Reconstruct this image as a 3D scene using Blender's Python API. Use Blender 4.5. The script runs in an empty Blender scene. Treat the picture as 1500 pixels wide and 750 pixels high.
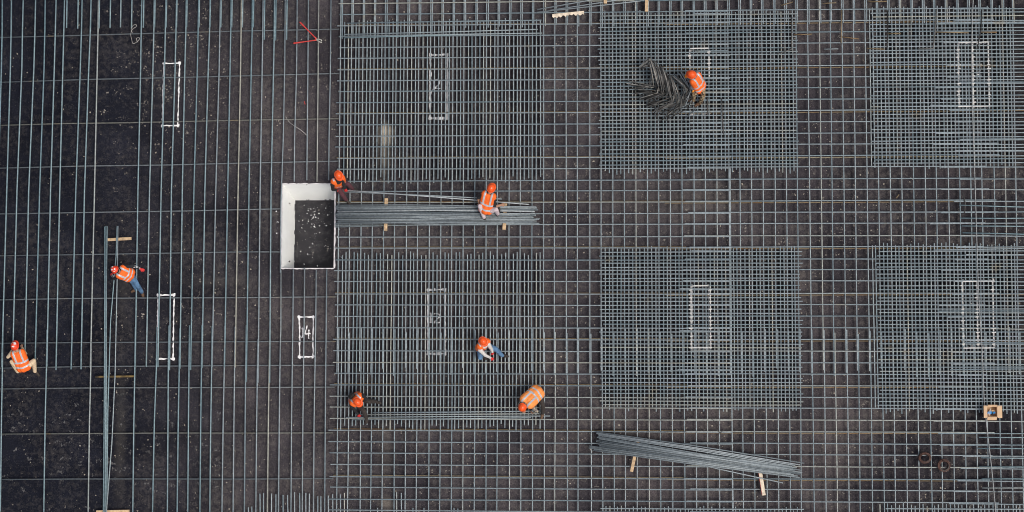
import bpy, bmesh, math, random
import numpy as np
from mathutils import Vector, Matrix, noise
random.seed(7); np.random.seed(7)
R = math.radians
scene = bpy.context.scene
COL = scene.collection

# ------------------------------------------------------------------ camera, sky, sun, exposure
CAM_H = 50.0
F_PX, TH, PH, RO = 2504.97, 0.0773752, 0.0580212, 0.00242638      # focal length in photo pixels (1500 wide), tilts
CAM_M = Matrix.Rotation(PH, 3, 'Y') @ Matrix.Rotation(TH, 3, 'X') @ Matrix.Rotation(RO, 3, 'Z')
cam_d = bpy.data.cameras.new('camera'); cam = bpy.data.objects.new('camera', cam_d); COL.objects.link(cam)
cam_d.sensor_width = 36.0; cam_d.lens = F_PX / 1500 * 36.0
cam_d.clip_start = 1.0; cam_d.clip_end = 500.0
cam.matrix_world = Matrix.Translation((0, 0, CAM_H)) @ CAM_M.to_4x4()
scene.camera = cam

SUN_EL, SUN_AZ = R(62), R(118)            # azimuth measured from +Y (top of the picture) towards +X
world = bpy.data.worlds.new('World'); scene.world = world; world.use_nodes = True
wn = world.node_tree.nodes; wl = world.node_tree.links
sky = wn.new('ShaderNodeTexSky'); sky.sky_type = 'NISHITA'; sky.sun_disc = False
sky.sun_elevation = SUN_EL; sky.sun_rotation = SUN_AZ
sky.air_density = 1.0; sky.dust_density = 4.0; sky.ozone_density = 1.0
hsv = wn.new('ShaderNodeHueSaturation'); hsv.inputs['Saturation'].default_value = 0.55
wl.new(sky.outputs[0], hsv.inputs['Color']); wl.new(hsv.outputs[0], wn['Background'].inputs['Color'])
wn['Background'].inputs['Strength'].default_value = 0.10
sun_d = bpy.data.lights.new('sun', 'SUN'); sun_d.energy = 1.5; sun_d.angle = R(20); sun_d.color = (1.0, 0.96, 0.90)
sun = bpy.data.objects.new('sun', sun_d); COL.objects.link(sun)
sdir = Vector((math.sin(SUN_AZ) * math.cos(SUN_EL), math.cos(SUN_AZ) * math.cos(SUN_EL), math.sin(SUN_EL)))
sun.rotation_euler = sdir.to_track_quat('Z', 'Y').to_euler(); sun.location = (0, 0, 30)
scene.view_settings.view_transform = 'Standard'; scene.view_settings.look = 'None'
scene.view_settings.exposure = 0.36; scene.view_settings.gamma = 1.0
scene.cycles.pixel_filter_type = 'BLACKMAN_HARRIS'; scene.cycles.filter_width = 1.0

def G(px, py, z=0.0):
    """point of the place at height z that the photo shows at pixel (px, py)"""
    d = CAM_M @ Vector(((px - 750) / F_PX, -(py - 375) / F_PX, -1.0))
    t = (z - CAM_H) / d.z
    return Vector((d.x * t, d.y * t, z))

# ------------------------------------------------------------------ materials
def new_mat(name):
    m = bpy.data.materials.new(name); m.use_nodes = True
    nt = m.node_tree; return m, nt, nt.nodes, nt.links, nt.nodes['Principled BSDF']
def nd(n, t, **kw):
    x = n.new(t)
    for k, v in kw.items():
        if k in x.inputs: x.inputs[k].default_value = v
        else: setattr(x, k, v)
    return x
def ramp(n, stops):
    r = n.new('ShaderNodeValToRGB'); cr = r.color_ramp
    while len(cr.elements) < len(stops): cr.elements.new(0.5)
    for e, (p, c) in zip(cr.elements, stops):
        e.position = p; e.color = (*c, 1) if len(c) == 3 else c
    return r
def mixc(n, l, fac, a, b, mode='MIX'):
    m = n.new('ShaderNodeMix'); m.data_type = 'RGBA'; m.blend_type = mode
    for s, v in ((0, fac), (6, a), (7, b)):
        if hasattr(v, 'is_linked'): l.new(v, m.inputs[s])
        else: m.inputs[s].default_value = v if s == 0 else (*v, 1)
    return m.outputs[2]
def plain(name, col, rough=0.7, metal=0.0, var=0.25, scale=30.0, bump=0.0, bscale=60.0):
    m, nt, n, l, b = new_mat(name)
    tc = n.new('ShaderNodeTexCoord')
    nz = nd(n, 'ShaderNodeTexNoise', Scale=scale, Detail=4.0); l.new(tc.outputs['Object'], nz.inputs['Vector'])
    lo = tuple(c * (1 - var) for c in col); hi = tuple(min(1, c * (1 + var)) for c in col)
    r = ramp(n, [(0.3, lo), (0.7, hi)]); l.new(nz.outputs['Fac'], r.inputs[0])
    l.new(r.outputs[0], b.inputs['Base Color'])
    b.inputs['Roughness'].default_value = rough; b.inputs['Metallic'].default_value = metal
    if bump:
        n2 = nd(n, 'ShaderNodeTexNoise', Scale=bscale, Detail=3.0); l.new(tc.outputs['Object'], n2.inputs['Vector'])
        bp = nd(n, 'ShaderNodeBump', Strength=bump, Distance=0.02); l.new(n2.outputs['Fac'], bp.inputs['Height'])
        l.new(bp.outputs[0], b.inputs['Normal'])
    return m

def steel(name, c1, c2, c3, rust, rust_amt):
    m, nt, n, l, b = new_mat(name)
    oi = n.new('ShaderNodeObjectInfo')
    r = ramp(n, [(0.0, c1), (0.55, c2), (0.86, c2), (1.0, c3)]); l.new(oi.outputs['Random'], r.inputs[0])
    geo = n.new('ShaderNodeNewGeometry')
    nz = nd(n, 'ShaderNodeTexNoise', Scale=1.3, Detail=5.0, Roughness=0.65); l.new(geo.outputs['Position'], nz.inputs['Vector'])
    rr = ramp(n, [(0.62 - rust_amt, (0, 0, 0)), (0.74 - rust_amt, (1, 1, 1))]); l.new(nz.outputs['Fac'], rr.inputs[0])
    mm = n.new('ShaderNodeMath'); mm.operation = 'MULTIPLY'; mm.inputs[1].default_value = 0.75
    l.new(rr.outputs[0], mm.inputs[0])
    col = mixc(n, l, mm.outputs[0], r.outputs[0], rust)
    n2 = nd(n, 'ShaderNodeTexNoise', Scale=14.0, Detail=3.0); l.new(geo.outputs['Position'], n2.inputs['Vector'])
    r2 = ramp(n, [(0.3, (0.72, 0.72, 0.72)), (0.7, (1.15, 1.15, 1.15))]); l.new(n2.outputs['Fac'], r2.inputs[0])
    col = mixc(n, l, 1.0, col, r2.outputs[0], 'MULTIPLY')
    l.new(col, b.inputs['Base Color'])
    b.inputs['Metallic'].default_value = 0.25; b.inputs['Roughness'].default_value = 0.5
    n3 = nd(n, 'ShaderNodeTexNoise', Scale=70.0, Detail=1.0); l.new(geo.outputs['Position'], n3.inputs['Vector'])
    bp = nd(n, 'ShaderNodeBump', Strength=0.35, Distance=0.01); l.new(n3.outputs['Fac'], bp.inputs['Height'])
    l.new(bp.outputs[0], b.inputs['Normal'])
    return m
M = {}
M['steel'] = steel('steel', (0.19, 0.245, 0.27), (0.29, 0.335, 0.352), (0.40, 0.39, 0.33), (0.30, 0.26, 0.18), 0.0)
M['steel_blue'] = steel('steel_blue', (0.145, 0.225, 0.255), (0.215, 0.295, 0.32), (0.33, 0.345, 0.33), (0.24, 0.22, 0.17), -0.03)
M['steel_h'] = steel('steel_h', (0.165, 0.215, 0.24), (0.245, 0.285, 0.305), (0.34, 0.335, 0.285), (0.26, 0.22, 0.15), 0.0)
M['steel_gap_shade'] = steel('steel_gap_shade', (0.010, 0.010, 0.011), (0.016, 0.016, 0.018), (0.03, 0.026, 0.022), (0.035, 0.024, 0.015), -0.02)  # near-black, puts the shade of the mat gaps into the bar colour
M['steel_dark'] = steel('steel_dark', (0.10, 0.115, 0.125), (0.15, 0.165, 0.175), (0.15, 0.14, 0.11), (0.22, 0.14, 0.05), 0.02)
M['steel_rust'] = steel('steel_rust', (0.16, 0.11, 0.05), (0.22, 0.16, 0.09), (0.28, 0.24, 0.16), (0.20, 0.10, 0.03), 0.10)
M['steel_black'] = steel('steel_black', (0.016, 0.015, 0.015), (0.15, 0.142, 0.132), (0.58, 0.55, 0.49), (0.11, 0.07, 0.035), 0.02)
M['steel_grey'] = steel('steel_grey', (0.075, 0.095, 0.11), (0.28, 0.315, 0.33), (0.56, 0.58, 0.59), (0.22, 0.20, 0.16), -0.06)
M['white_paint'] = plain('white_paint', (0.80, 0.78, 0.77), 0.85, var=0.12, scale=9, bump=0.2)
M['overspray'] = plain('overspray', (0.56, 0.55, 0.53), 0.8, var=0.3, scale=14)
M['timber'] = plain('timber', (0.52, 0.36, 0.21), 0.8, var=0.3, scale=11, bump=0.4)
M['timber_pale'] = plain('timber_pale', (0.66, 0.55, 0.42), 0.8, var=0.25, scale=11, bump=0.4)
M['timber_dark'] = plain('timber_dark', (0.10, 0.065, 0.02), 0.8, var=0.9, scale=5, bump=0.4)
M['timber_red'] = plain('timber_red', (0.55, 0.08, 0.07), 0.8)
M['card'] = plain('card', (0.60, 0.40, 0.24), 0.85, var=0.12, scale=6)
M['blue_plastic'] = plain('blue_plastic', (0.03, 0.20, 0.45), 0.4)
M['white_plastic'] = plain('white_plastic', (0.7, 0.7, 0.68), 0.5)
M['dark_plastic'] = plain('dark_plastic', (0.02, 0.02, 0.03), 0.5)
M['red_handle'] = plain('red_handle', (0.55, 0.045, 0.035), 0.45, var=0.1)
M['tool_steel'] = plain('tool_steel', (0.45, 0.43, 0.38), 0.4, 0.5, var=0.3)
M['rust_wire'] = plain('rust_wire', (0.075, 0.034, 0.024), 0.8, var=0.6, scale=12, bump=0.3)
M['grey_wire'] = plain('grey_wire', (0.30, 0.31, 0.31), 0.6, var=0.3)
M['dark_wire'] = plain('dark_wire', (0.07, 0.065, 0.06), 0.6, 0.2, var=0.6, scale=14)
M['rope'] = plain('rope', (0.45, 0.43, 0.40), 0.9, var=0.3)
M['crumb'] = plain('crumb', (0.75, 0.74, 0.74), 0.9, var=0.1)
M['chip'] = plain('chip', (0.30, 0.26, 0.21), 0.9, var=0.7, scale=2.0)
# people
M['skin'] = plain('skin', (0.36, 0.19, 0.12), 0.55, var=0.12)
M['eye'] = plain('eye', (0.02, 0.015, 0.012), 0.3)
M['lip'] = plain('lip', (0.30, 0.11, 0.08), 0.5)
M['hair'] = plain('hair', (0.012, 0.010, 0.009), 0.6)
M['vest_orange'] = plain('vest_orange', (0.84, 0.130, 0.010), 0.75, var=0.16, scale=10, bump=0.7, bscale=16)
M['vest_pale'] = plain('vest_pale', (0.86, 0.27, 0.06), 0.75, var=0.16, scale=10, bump=0.7, bscale=16)
M['reflective'] = plain('reflective', (0.44, 0.47, 0.50), 0.35, 0.1, var=0.12)
M['helmet_orange'] = plain('helmet_orange', (0.82, 0.095, 0.012), 0.28, var=0.05)
M['helmet_red'] = plain('helmet_red', (0.74, 0.06, 0.02), 0.28, var=0.05)
M['sticker'] = plain('sticker', (0.78, 0.76, 0.75), 0.4, var=0.05)
M['black_cloth'] = plain('black_cloth', (0.012, 0.012, 0.014), 0.9, bump=0.6, bscale=18)
M['grey_cloth'] = plain('grey_cloth', (0.13, 0.13, 0.14), 0.9, bump=0.6, bscale=18)
M['white_cloth'] = plain('white_cloth', (0.56, 0.53, 0.50), 0.9, bump=0.6, bscale=18)
M['tan_cloth'] = plain('tan_cloth', (0.62, 0.47, 0.31), 0.9, bump=0.7, bscale=14)
M['pale_cloth'] = plain('pale_cloth', (0.55, 0.45, 0.46), 0.9, bump=0.7, bscale=14)
M['maroon_cloth'] = plain('maroon_cloth', (0.085, 0.028, 0.035), 0.9, bump=0.7, bscale=14)
M['dark_cloth'] = plain('dark_cloth', (0.035, 0.027, 0.023), 0.9, var=0.4, bump=0.7, bscale=14)
M['denim'] = plain('denim', (0.085, 0.17, 0.29), 0.9, var=0.45, scale=7, bump=0.7, bscale=14)
M['boot'] = plain('boot', (0.035, 0.026, 0.02), 0.7)
M['brown_boot'] = plain('brown_boot', (0.12, 0.065, 0.035), 0.7)
M['red_glove'] = plain('red_glove', (0.55, 0.025, 0.02), 0.7)
M['yellow_glove'] = plain('yellow_glove', (0.85, 0.28, 0.02), 0.7)
def camo(name, a, b_, c):
    m, nt, n, l, b = new_mat(name)
    tc = n.new('ShaderNodeTexCoord'); nz = nd(n, 'ShaderNodeTexNoise', Scale=17.0, Detail=2.0); l.new(tc.outputs['Object'], nz.inputs['Vector'])
    r = ramp(n, [(0.0, a), (0.44, b_), (0.55, c)]); r.color_ramp.interpolation = 'CONSTANT'
    l.new(nz.outputs['Fac'], r.inputs[0]); l.new(r.outputs[0], b.inputs['Base Color']); b.inputs['Roughness'].default_value = 0.9
    return m
M['camo_brown'] = camo('camo_brown', (0.04, 0.03, 0.02), (0.20, 0.13, 0.07), (0.33, 0.25, 0.15))
M['camo_sleeve'] = camo('camo_sleeve', (0.03, 0.03, 0.05), (0.40, 0.34, 0.24), (0.12, 0.09, 0.10))
M['patterned_sleeve'] = camo('patterned_sleeve', (0.012, 0.012, 0.013), (0.012, 0.012, 0.013), (0.5, 0.5, 0.5))

def ground_material():
    m, nt, n, l, b = new_mat('membrane')
    geo = n.new('ShaderNodeNewGeometry'); P = geo.outputs['Position']
    def noise_(scale, detail=4.0, rough=0.6, vec=None, w=None):
        x = nd(n, 'ShaderNodeTexNoise', Scale=scale, Detail=detail, Roughness=rough); l.new(vec or P, x.inputs['Vector']); return x.outputs['Fac']
    def math_(op, a, bb=None, clamp=False):
        x = n.new('ShaderNodeMath'); x.operation = op; x.use_clamp = clamp
        for i, v in enumerate((a, bb)):
            if v is None: continue
            if hasattr(v, 'is_linked'): l.new(v, x.inputs[i])
            else: x.inputs[i].default_value = v
        return x.outputs[0]
    sep = n.new('ShaderNodeSeparateXYZ'); l.new(P, sep.inputs[0])
    # the clean blue-black membrane on the left gives way to trodden, dusty membrane on the right
    wob = math_('MULTIPLY', math_('SUBTRACT', noise_(0.35, 3.0), 0.5), 5.0)
    t = n.new('ShaderNodeMapRange'); t.interpolation_type = 'SMOOTHSTEP'
    l.new(math_('ADD', sep.outputs['X'], wob), t.inputs['Value'])
    t.inputs['From Min'].default_value = -15.5; t.inputs['From Max'].default_value = -7.5
    base = mixc(n, l, t.outputs[0], (0.0098, 0.0110, 0.0172), (0.0465, 0.0420, 0.0475))
    t2 = n.new('ShaderNodeMapRange'); t2.interpolation_type = 'SMOOTHSTEP'
    l.new(math_('ADD', sep.outputs['X'], wob), t2.inputs['Value'])
    t2.inputs['From Min'].default_value = 4.0; t2.inputs['From Max'].default_value = 11.5
    base = mixc(n, l, t2.outputs[0], base, (0.0300, 0.0275, 0.0325))
    # sheets of membrane of slightly different tone
    br = n.new('ShaderNodeTexBrick'); br.offset = 0.37
    mp = nd(n, 'ShaderNodeMapping'); mp.inputs['Rotation'].default_value = (0, 0, R(90)); l.new(P, mp.inputs['Vector']); l.new(mp.outputs[0], br.inputs['Vector'])
    br.inputs['Scale'].default_value = 1.0; br.inputs['Brick Width'].default_value = 7.5; br.inputs['Row Height'].default_value = 1.0
    br.inputs['Mortar Size'].default_value = 0.02; br.inputs['Mortar Smooth'].default_value = 0.6
    br.inputs['Color1'].default_value = (0.86, 0.86, 0.88, 1); br.inputs['Color2'].default_value = (1.12, 1.1, 1.08, 1); br.inputs['Mortar'].default_value = (0.72, 0.72, 0.74, 1)
    base = mixc(n, l, 0.6, base, br.outputs[0], 'MULTIPLY')
    r0 = ramp(n, [(0.32, (0.72, 0.72, 0.76)), (0.5, (1.0, 1.0, 1.0)), (0.68, (1.35, 1.3, 1.24))]); l.new(noise_(0.22, 3.0, 0.5), r0.inputs[0])
    base = mixc(n, l, 1.0, base, r0.outputs[0], 'MULTIPLY')
    # mottling
    r1 = ramp(n, [(0.27, (0.62, 0.62, 0.64)), (0.5, (1.0, 1.0, 1.0)), (0.74, (1.65, 1.6, 1.55))]); l.new(noise_(0.9, 8.0, 0.68), r1.inputs[0])
    base = mixc(n, l, 1.0, base, r1.outputs[0], 'MULTIPLY')
    r2 = ramp(n, [(0.28, (0.5, 0.5, 0.5)), (0.72, (1.6, 1.57, 1.54))]); l.new(noise_(26.0, 5.0, 0.7), r2.inputs[0])
    base = mixc(n, l, 1.0, base, r2.outputs[0], 'MULTIPLY')
    # pale trodden smudges and dried mud
    sm = math_('MULTIPLY', noise_(6.5, 8.0, 0.75), math_('ADD', math_('MULTIPLY', noise_(0.42, 2.0), 0.75), 0.62))
    rs = ramp(n, [(0.47, (0, 0, 0)), (0.70, (1, 1, 1))]); l.new(sm, rs.inputs[0])
    base = mixc(n, l, math_('MULTIPLY', rs.outputs[0], math_('ADD', math_('MULTIPLY', t.outputs[0], 0.4), 0.28)), base, (0.13, 0.115, 0.105))
    # specks of grit
    vo = nd(n, 'ShaderNodeTexVoronoi', Scale=13.0); l.new(P, vo.inputs['Vector'])
    rv = ramp(n, [(0.06, (1, 1, 1)), (0.16, (0, 0, 0))]); l.new(vo.outputs['Distance'], rv.inputs[0])
    pick = ramp(n, [(0.44, (0, 0, 0)), (0.58, (1, 1, 1))]); l.new(noise_(1.1, 4.0, 0.7), pick.inputs[0])
    base = mixc(n, l, math_('MULTIPLY', math_('MULTIPLY', rv.outputs[0], pick.outputs[0]), 0.7), base, (0.16, 0.14, 0.115))
    # patches of spilt cement dust (x, y, half sizes, strength)
    for (px, py, hx, hy, k) in ((566, 197, 11, 17, 1.0), (566, 192, 8, 9, 1.0), (564, 222, 10, 40, 0.30), (176, 640, 9, 110, 0.04), (182, 420, 12, 60, 0.03), (330, 412, 60, 10, 0.035), (566, 738, 12, 12, 0.16), (565, 660, 16, 60, 0.05), (1000, 300, 120, 40, 0.03)):
        c = G(px, py)
        ox = math_('DIVIDE', math_('SUBTRACT', sep.outputs['X'], c.x), hx * 0.02)
        oy = math_('DIVIDE', math_('SUBTRACT', sep.outputs['Y'], c.y), hy * 0.02)
        d = math_('SQRT', math_('ADD', math_('MULTIPLY', ox, ox), math_('MULTIPLY', oy, oy)))
        d = math_('ADD', d, math_('MULTIPLY', math_('SUBTRACT', noise_(5.0, 5.0, 0.7), 0.5), 1.1))
        mr = n.new('ShaderNodeMapRange'); mr.interpolation_type = 'SMOOTHSTEP'
        l.new(d, mr.inputs['Value']); mr.inputs['From Min'].default_value = 1.45; mr.inputs['From Max'].default_value = 0.0
        base = mixc(n, l, math_('MULTIPLY', mr.outputs[0], k), base, (0.62, 0.54, 0.43))
    l.new(base, b.inputs['Base Color'])
    b.inputs['Roughness'].default_value = 0.85; b.inputs['Specular IOR Level'].default_value = 0.06
    bp = nd(n, 'ShaderNodeBump', Strength=0.5, Distance=0.03); l.new(noise_(9.0, 6.0, 0.7), bp.inputs['Height']); l.new(bp.outputs[0], b.inputs['Normal'])
    return m
M['membrane'] = ground_material()
def pit_floor_material():
    m, nt, n, l, b = new_mat('pit_floor')
    geo = n.new('ShaderNodeNewGeometry')
    nz = nd(n, 'ShaderNodeTexNoise', Scale=5.0, Detail=8.0, Roughness=0.75); l.new(geo.outputs['Position'], nz.inputs['Vector'])
    r = ramp(n, [(0.3, (0.013, 0.0125, 0.015)), (0.52, (0.026, 0.0245, 0.028)), (0.74, (0.085, 0.079, 0.080))]); l.new(nz.outputs['Fac'], r.inputs[0])
    l.new(r.outputs[0], b.inputs['Base Color']); b.inputs['Roughness'].default_value = 0.9
    return m
M['pit_floor'] = pit_floor_material()
M['pit_wall'] = plain('pit_wall', (0.83, 0.83, 0.80), 0.9, var=0.03, scale=2.5, bump=0.15)
M['pit_rim'] = plain('pit_rim', (0.66, 0.62, 0.62), 0.9, var=0.25, scale=6)

# ------------------------------------------------------------------ helpers
def link(o, parent=None):
    COL.objects.link(o)
    if parent is not None: o.parent = parent
    return o
def tag(o, label, cat, group=None, kind=None):
    if label: o['label'] = label
    if cat: o['category'] = cat
    if group: o['group'] = group
    if kind: o['kind'] = kind
    return o
def thing(name, label, cat, group=None, loc=(0, 0, 0)):
    o = bpy.data.objects.new(name, None); o.location = loc; o.empty_display_size = 0.2
    COL.objects.link(o); return tag(o, label, cat, group)
def mesh_obj(name, verts, faces, mat, parent=None, smooth=False, mats=None):
    me = bpy.data.meshes.new(name); me.from_pydata([tuple(v) for v in verts], [], faces)
    for mm in (mats or [mat]): me.materials.append(mm)
    me.update()
    if smooth: me.polygons.foreach_set('use_smooth', [True] * len(me.polygons))
    return link(bpy.data.objects.new(name, me), parent)
def tube_data(pts, r, sides=6, closed=False):
    pts = [Vector(p) for p in pts]; n = len(pts); V_, F_ = [], []
    t0 = (pts[1] - pts[0]).normalized()
    up = Vector((0, 0, 1)) if abs(t0.z) < 0.9 else Vector((1, 0, 0))
    for i, p in enumerate(pts):
        a = pts[(i - 1) % n] if (i or closed) else p; c = pts[(i + 1) % n] if (i < n - 1 or closed) else p
        t = (c - a).normalized(); s = t.cross(up)
        if s.length < 1e-4: s = t.cross(Vector((1, 0, 0)))
        s.normalize(); u = s.cross(t)
        rr = r[i] if hasattr(r, '__len__') else r
        for k in range(sides):
            a_ = 2 * math.pi * (k + 0.5) / sides
            V_.append(p + s * math.cos(a_) * rr + u * math.sin(a_) * rr)
    for i in range(n if closed else n - 1):
        for k in range(sides):
            j = (i + 1) % n
            F_.append((i * sides + k, i * sides + (k + 1) % sides, j * sides + (k + 1) % sides, j * sides + k))
    if not closed:
        F_.append(tuple(range(sides))[::-1]); F_.append(tuple(range((n - 1) * sides, n * sides)))
    return V_, F_
def tube(name, pts, r, mat, parent=None, sides=6, closed=False):
    v, f = tube_data(pts, r, sides, closed)
    return mesh_obj(name, v, f, mat, parent, True)
def box_data(c, ax, ay, az):
    c, ax, ay, az = map(Vector, (c, ax, ay, az))
    v = [c + ax * i + ay * j + az * k for k in (-1, 1) for j in (-1, 1) for i in (-1, 1)]
    return v, [(0, 2, 3, 1), (4, 5, 7, 6), (0, 1, 5, 4), (2, 6, 7, 3), (0, 4, 6, 2), (1, 3, 7, 5)]
def join(parts):
    V_, F_ = [], []
    for v, f in parts:
        b = len(V_); V_ += v; F_ += [tuple(i + b for i in q) for q in f]
    return V_, F_
def bevel_obj(o, w, seg=1):
    bm = bmesh.new(); bm.from_mesh(o.data)
    bmesh.ops.bevel(bm, geom=bm.edges[:], offset=w, segments=seg, affect='EDGES'); bm.to_mesh(o.data); bm.free()

# ------------------------------------------------------------------ steel bars: unit meshes along X, scaled to length and radius
BAR_R = 0.0174
UNIT = {}
def unit_bar(mat, k):
    key = (mat, k)
    if key not in UNIT:
        rnd = random.Random(k * 31 + 5)
        a1, a2, p1, p2 = rnd.uniform(0, .4), rnd.uniform(0, .2), rnd.uniform(0, 6), rnd.uniform(0, 6)
        pts = [(t, 0, 0) for t in (0, .25, .5, .75, 1)]
        v, f = tube_data(pts, 1.0, 6)
        v = [Vector((p.x, p.y + a1 * math.sin(3.1 * p.x + p1) + a2 * math.sin(7 * p.x + p2), p.z)) for p in v]
        me = bpy.data.meshes.new('rebar'); me.from_pydata([tuple(p) for p in v], [], f); me.materials.append(M[mat])
        me.polygons.foreach_set('use_smooth', [True] * (len(f) - 2) + [False] * 2); me.update()
        UNIT[key] = me
    return UNIT[key]
NB = [0]
def bar(a, b, parent, mat='steel', r=BAR_R, name='rebar'):
    """straight bar from a to b (world points)"""
    NB[0] += 1
    a, b = Vector(a), Vector(b)
    o = bpy.data.objects.new(name, unit_bar(mat, NB[0] % 7))
    d = b - a
    o.location = a; o.rotation_mode = 'QUATERNION'
    x = d.normalized(); y = Vector((0, 0, 1)).cross(x).normalized(); z = x.cross(y)
    o.rotation_quaternion = Matrix((x, y, z)).transposed().to_quaternion()
    o.scale = (d.length, r, r)
    return link(o, parent)
def pbar(p0, p1, z0, parent, mat='steel', r=BAR_R, z1=None, name='rebar'):
    return bar(G(*p0, z0), G(*p1, z0 if z1 is None else z1), parent, mat, r, name)
def bent(pts, z, parent, mat='steel', r=BAR_R, name='rebar', sides=6):
    return tube(name, [G(p[0], p[1], p[2] if len(p) > 2 else z) for p in pts], r, M[mat], parent, sides)
rj = lambda s: random.uniform(-s, s)
Z_CROSS, Z_V, Z_H = 0.130, 0.170, 0.207
Z_TOP = Z_H + BAR_R
Z_LOW = ((0.022, 0.058), (0.094, 0.131))                             # heights of the layers added under the dense mats to block light

# ------------------------------------------------------------------ ground with the opening of the pit
PIT = [G(413.5, 269.5), G(490.5, 270.5), G(490.5, 393), G(412, 393)]
px0, px1 = PIT[0].x, PIT[1].x; py1, py0 = PIT[0].y, PIT[2].y
gx = [-40, px0, px1, 40]; gy = [-30, py0, py1, 30]
gv = [(x, y, 0) for y in gy for x in gx]
gf = [(j * 4 + i, j * 4 + i + 1, j * 4 + i + 5, j * 4 + i + 4) for j in range(3) for i in range(3) if not (i == 1 and j == 1)]
ground = mesh_obj('ground', gv, gf, M['membrane']); ground['kind'] = 'structure'

# ------------------------------------------------------------------ bar positions read off the photo
VX320 = [497.0, 513, 529.6, 546, 562.7, 579, 596, 612.5, 629.6, 646, 662.7, 679, 696, 712.5, 729, 746, 762.5, 779.8, 796.7, 812.7, 829.7, 846, 864.7, 881, 898, 914.8, 932.4, 949, 966, 983, 1000, 1017.5, 1034, 1051, 1069, 1085, 1102, 1119, 1136.5, 1152.8, 1169, 1187, 1204, 1220.3, 1237, 1254.5, 1271.7, 1288.5, 1305, 1322.4, 1339.5, 1356.8, 1373, 1390.7, 1407.5, 1423.5, 1440, 1458, 1474.7, 1490]
HY864 = [2, 18, 34.7, 51, 67, 83, 100, 116, 131.7, 148.5, 165, 181.5, 198, 214, 230.5, 247, 264, 279.7, 296, 312.5, 329, 347, 363, 381, 396.4, 412.7, 430.8, 447, 464, 480.7, 497.7, 514.8, 531.6, 548, 565, 582, 598, 615, 632.4, 649.5, 665.7, 682.5, 700.7, 716.4, 733.7, 750]
VX = [G(x, 320, Z_V).x for x in VX320]
HY = [G(864, y, Z_H).y for y in HY864]
def wy(py, px=864, z=Z_H): return G(px, py, z).y
def wx(px, py=320, z=Z_V): return G(px, py, z).x
X_L, X_LAP0, X_LAP1 = wx(490, 500), wx(1005), wx(1070)
X_R = wx(1530); Y_T, Y_B = wy(-25), wy(775)

# ---- left field: long bars over widely spaced cross bars
left = thing('rebar_grid', 'wide field of long upright steel bars over sparse cross bars on black membrane', 'steel bars', loc=G(250, 380))
left.matrix_world = Matrix.Translation((0, 0, 0)); left.location = (0, 0, 0)
for (ya, yb, xe) in ((54.7, 42.7, 497), (120.5, 107.5, 497), (183.5, 173.8, 497), (246, 236, 497), (312.8, 305.9, 411), (374, 369, 411), (438.7, 434.7, 493), (502, 500, 493), (538.8, 535, 490), (569, 567, 490), (635, 634, 488), (701.6, 701, 488)):
    k = random.uniform(180, 330)
    ym = ya + (yb - ya) * k / xe + rj(0.8)
    bent([(-30, ya + 1), (k * 0.5, ya + (ym - ya) * 0.5 + rj(0.8)), (k, ym), ((k + xe) / 2, (ym + yb) / 2 + rj(0.6)), (xe, yb)], Z_CROSS, left, 'steel_dark', BAR_R * 1.15)
UP = [(2, -3, -8), (15.2, 9.9, 4.5), (32, 24.8, 20), (49.6, 42, 37.6), (64.5, 58, 53), (79.5, 74, 70), (92, 87.5, 83.5), (117.6, 111, 106), (130, 123.7, 120), (142.4, 138.4, 134), (206, 202, 199), (224, 219, 215.5), (241, 236, 232.5), (256.5, 251, 249), (270.7, 267, 264.5), (289, 284, 280.5), (305, 300, 297), (321, 316, 312), (337, 333.5, 330), (352.4, 348.7, 345.5), (368, 364.7, 362), (384, 381, 379), (400.7, 397, 395.6)]
for i, (a, b, c) in enumerate(UP):
    y_end = 540 + rj(3) if i < 20 else 560 + rj(2)
    if i == 5: y_end = 537
    top = a + (a - b) * (0.55 if i > 4 else 0.35) + rj(0.6)
    e = c + (c - b) * (y_end - 470) / 190
    bent([(top, -20), ((top + a) / 2 + rj(.4), 45), (a, 100), (b, 280), (c, 470), (e, y_end)], Z_V, left, 'steel_blue' if i < 17 else ('steel_h' if i % 2 else 'steel_blue'), BAR_R * 1.28)
for i, (a, b) in enumerate(((3.5, 2.0), (68, 66), (133, 131), (197.5, 196), (229, 226), (246.5, 246), (262.5, 261), (276.8, 276), (295, 294), (310, 308.7), (328.5, 326.8), (343.6, 342.6), (359.8, 359), (377, 375.9), (394.3, 393), (410, 409))):
    y0 = 480 + rj(4) if i < 13 else 499 + rj(2)
    bent([(a + 0.8, y0), (a, 540), (b, 620), (b - (a - b) * 0.8 - 0.6, 770)], Z_V - 0.002, left, 'steel_blue' if i < 10 else 'steel_h', BAR_R * 1.25)
for i, (a, b, c) in enumerate(((418, 416, 414.5), (434.5, 433, 431.6), (451, 450.5, 450), (466, 465.5, 465), (484, 483, 482))):       # stop at the pit
    y_end = [263, 266, 264, 266, 264][i]
    if i == 0: bent([(a, -20), (417, 100), (415, 200), (411.5, 300), (410.8, 400)], Z_V, left, 'steel_h', BAR_R * 1.15)
    else: bent([(a + 1, -20), (a, 100), (c, 200), (c - 0.6, y_end)], Z_V, left, 'steel_h', BAR_R * 1.15)
for a, b in ((429, 427), (445.5, 443.6), (462.5, 460), (477.8, 476.4)):
    bent([(a + 0.8, 394 + rj(2)), (a, 470), (b, 620), (b - 1, 770)], Z_V, left, 'steel_h', BAR_R * 1.15)
bent([(411.6, 396), (411.4, 480), (410.5, 512)], Z_V, left, 'steel_h', BAR_R * 1.15)
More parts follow.
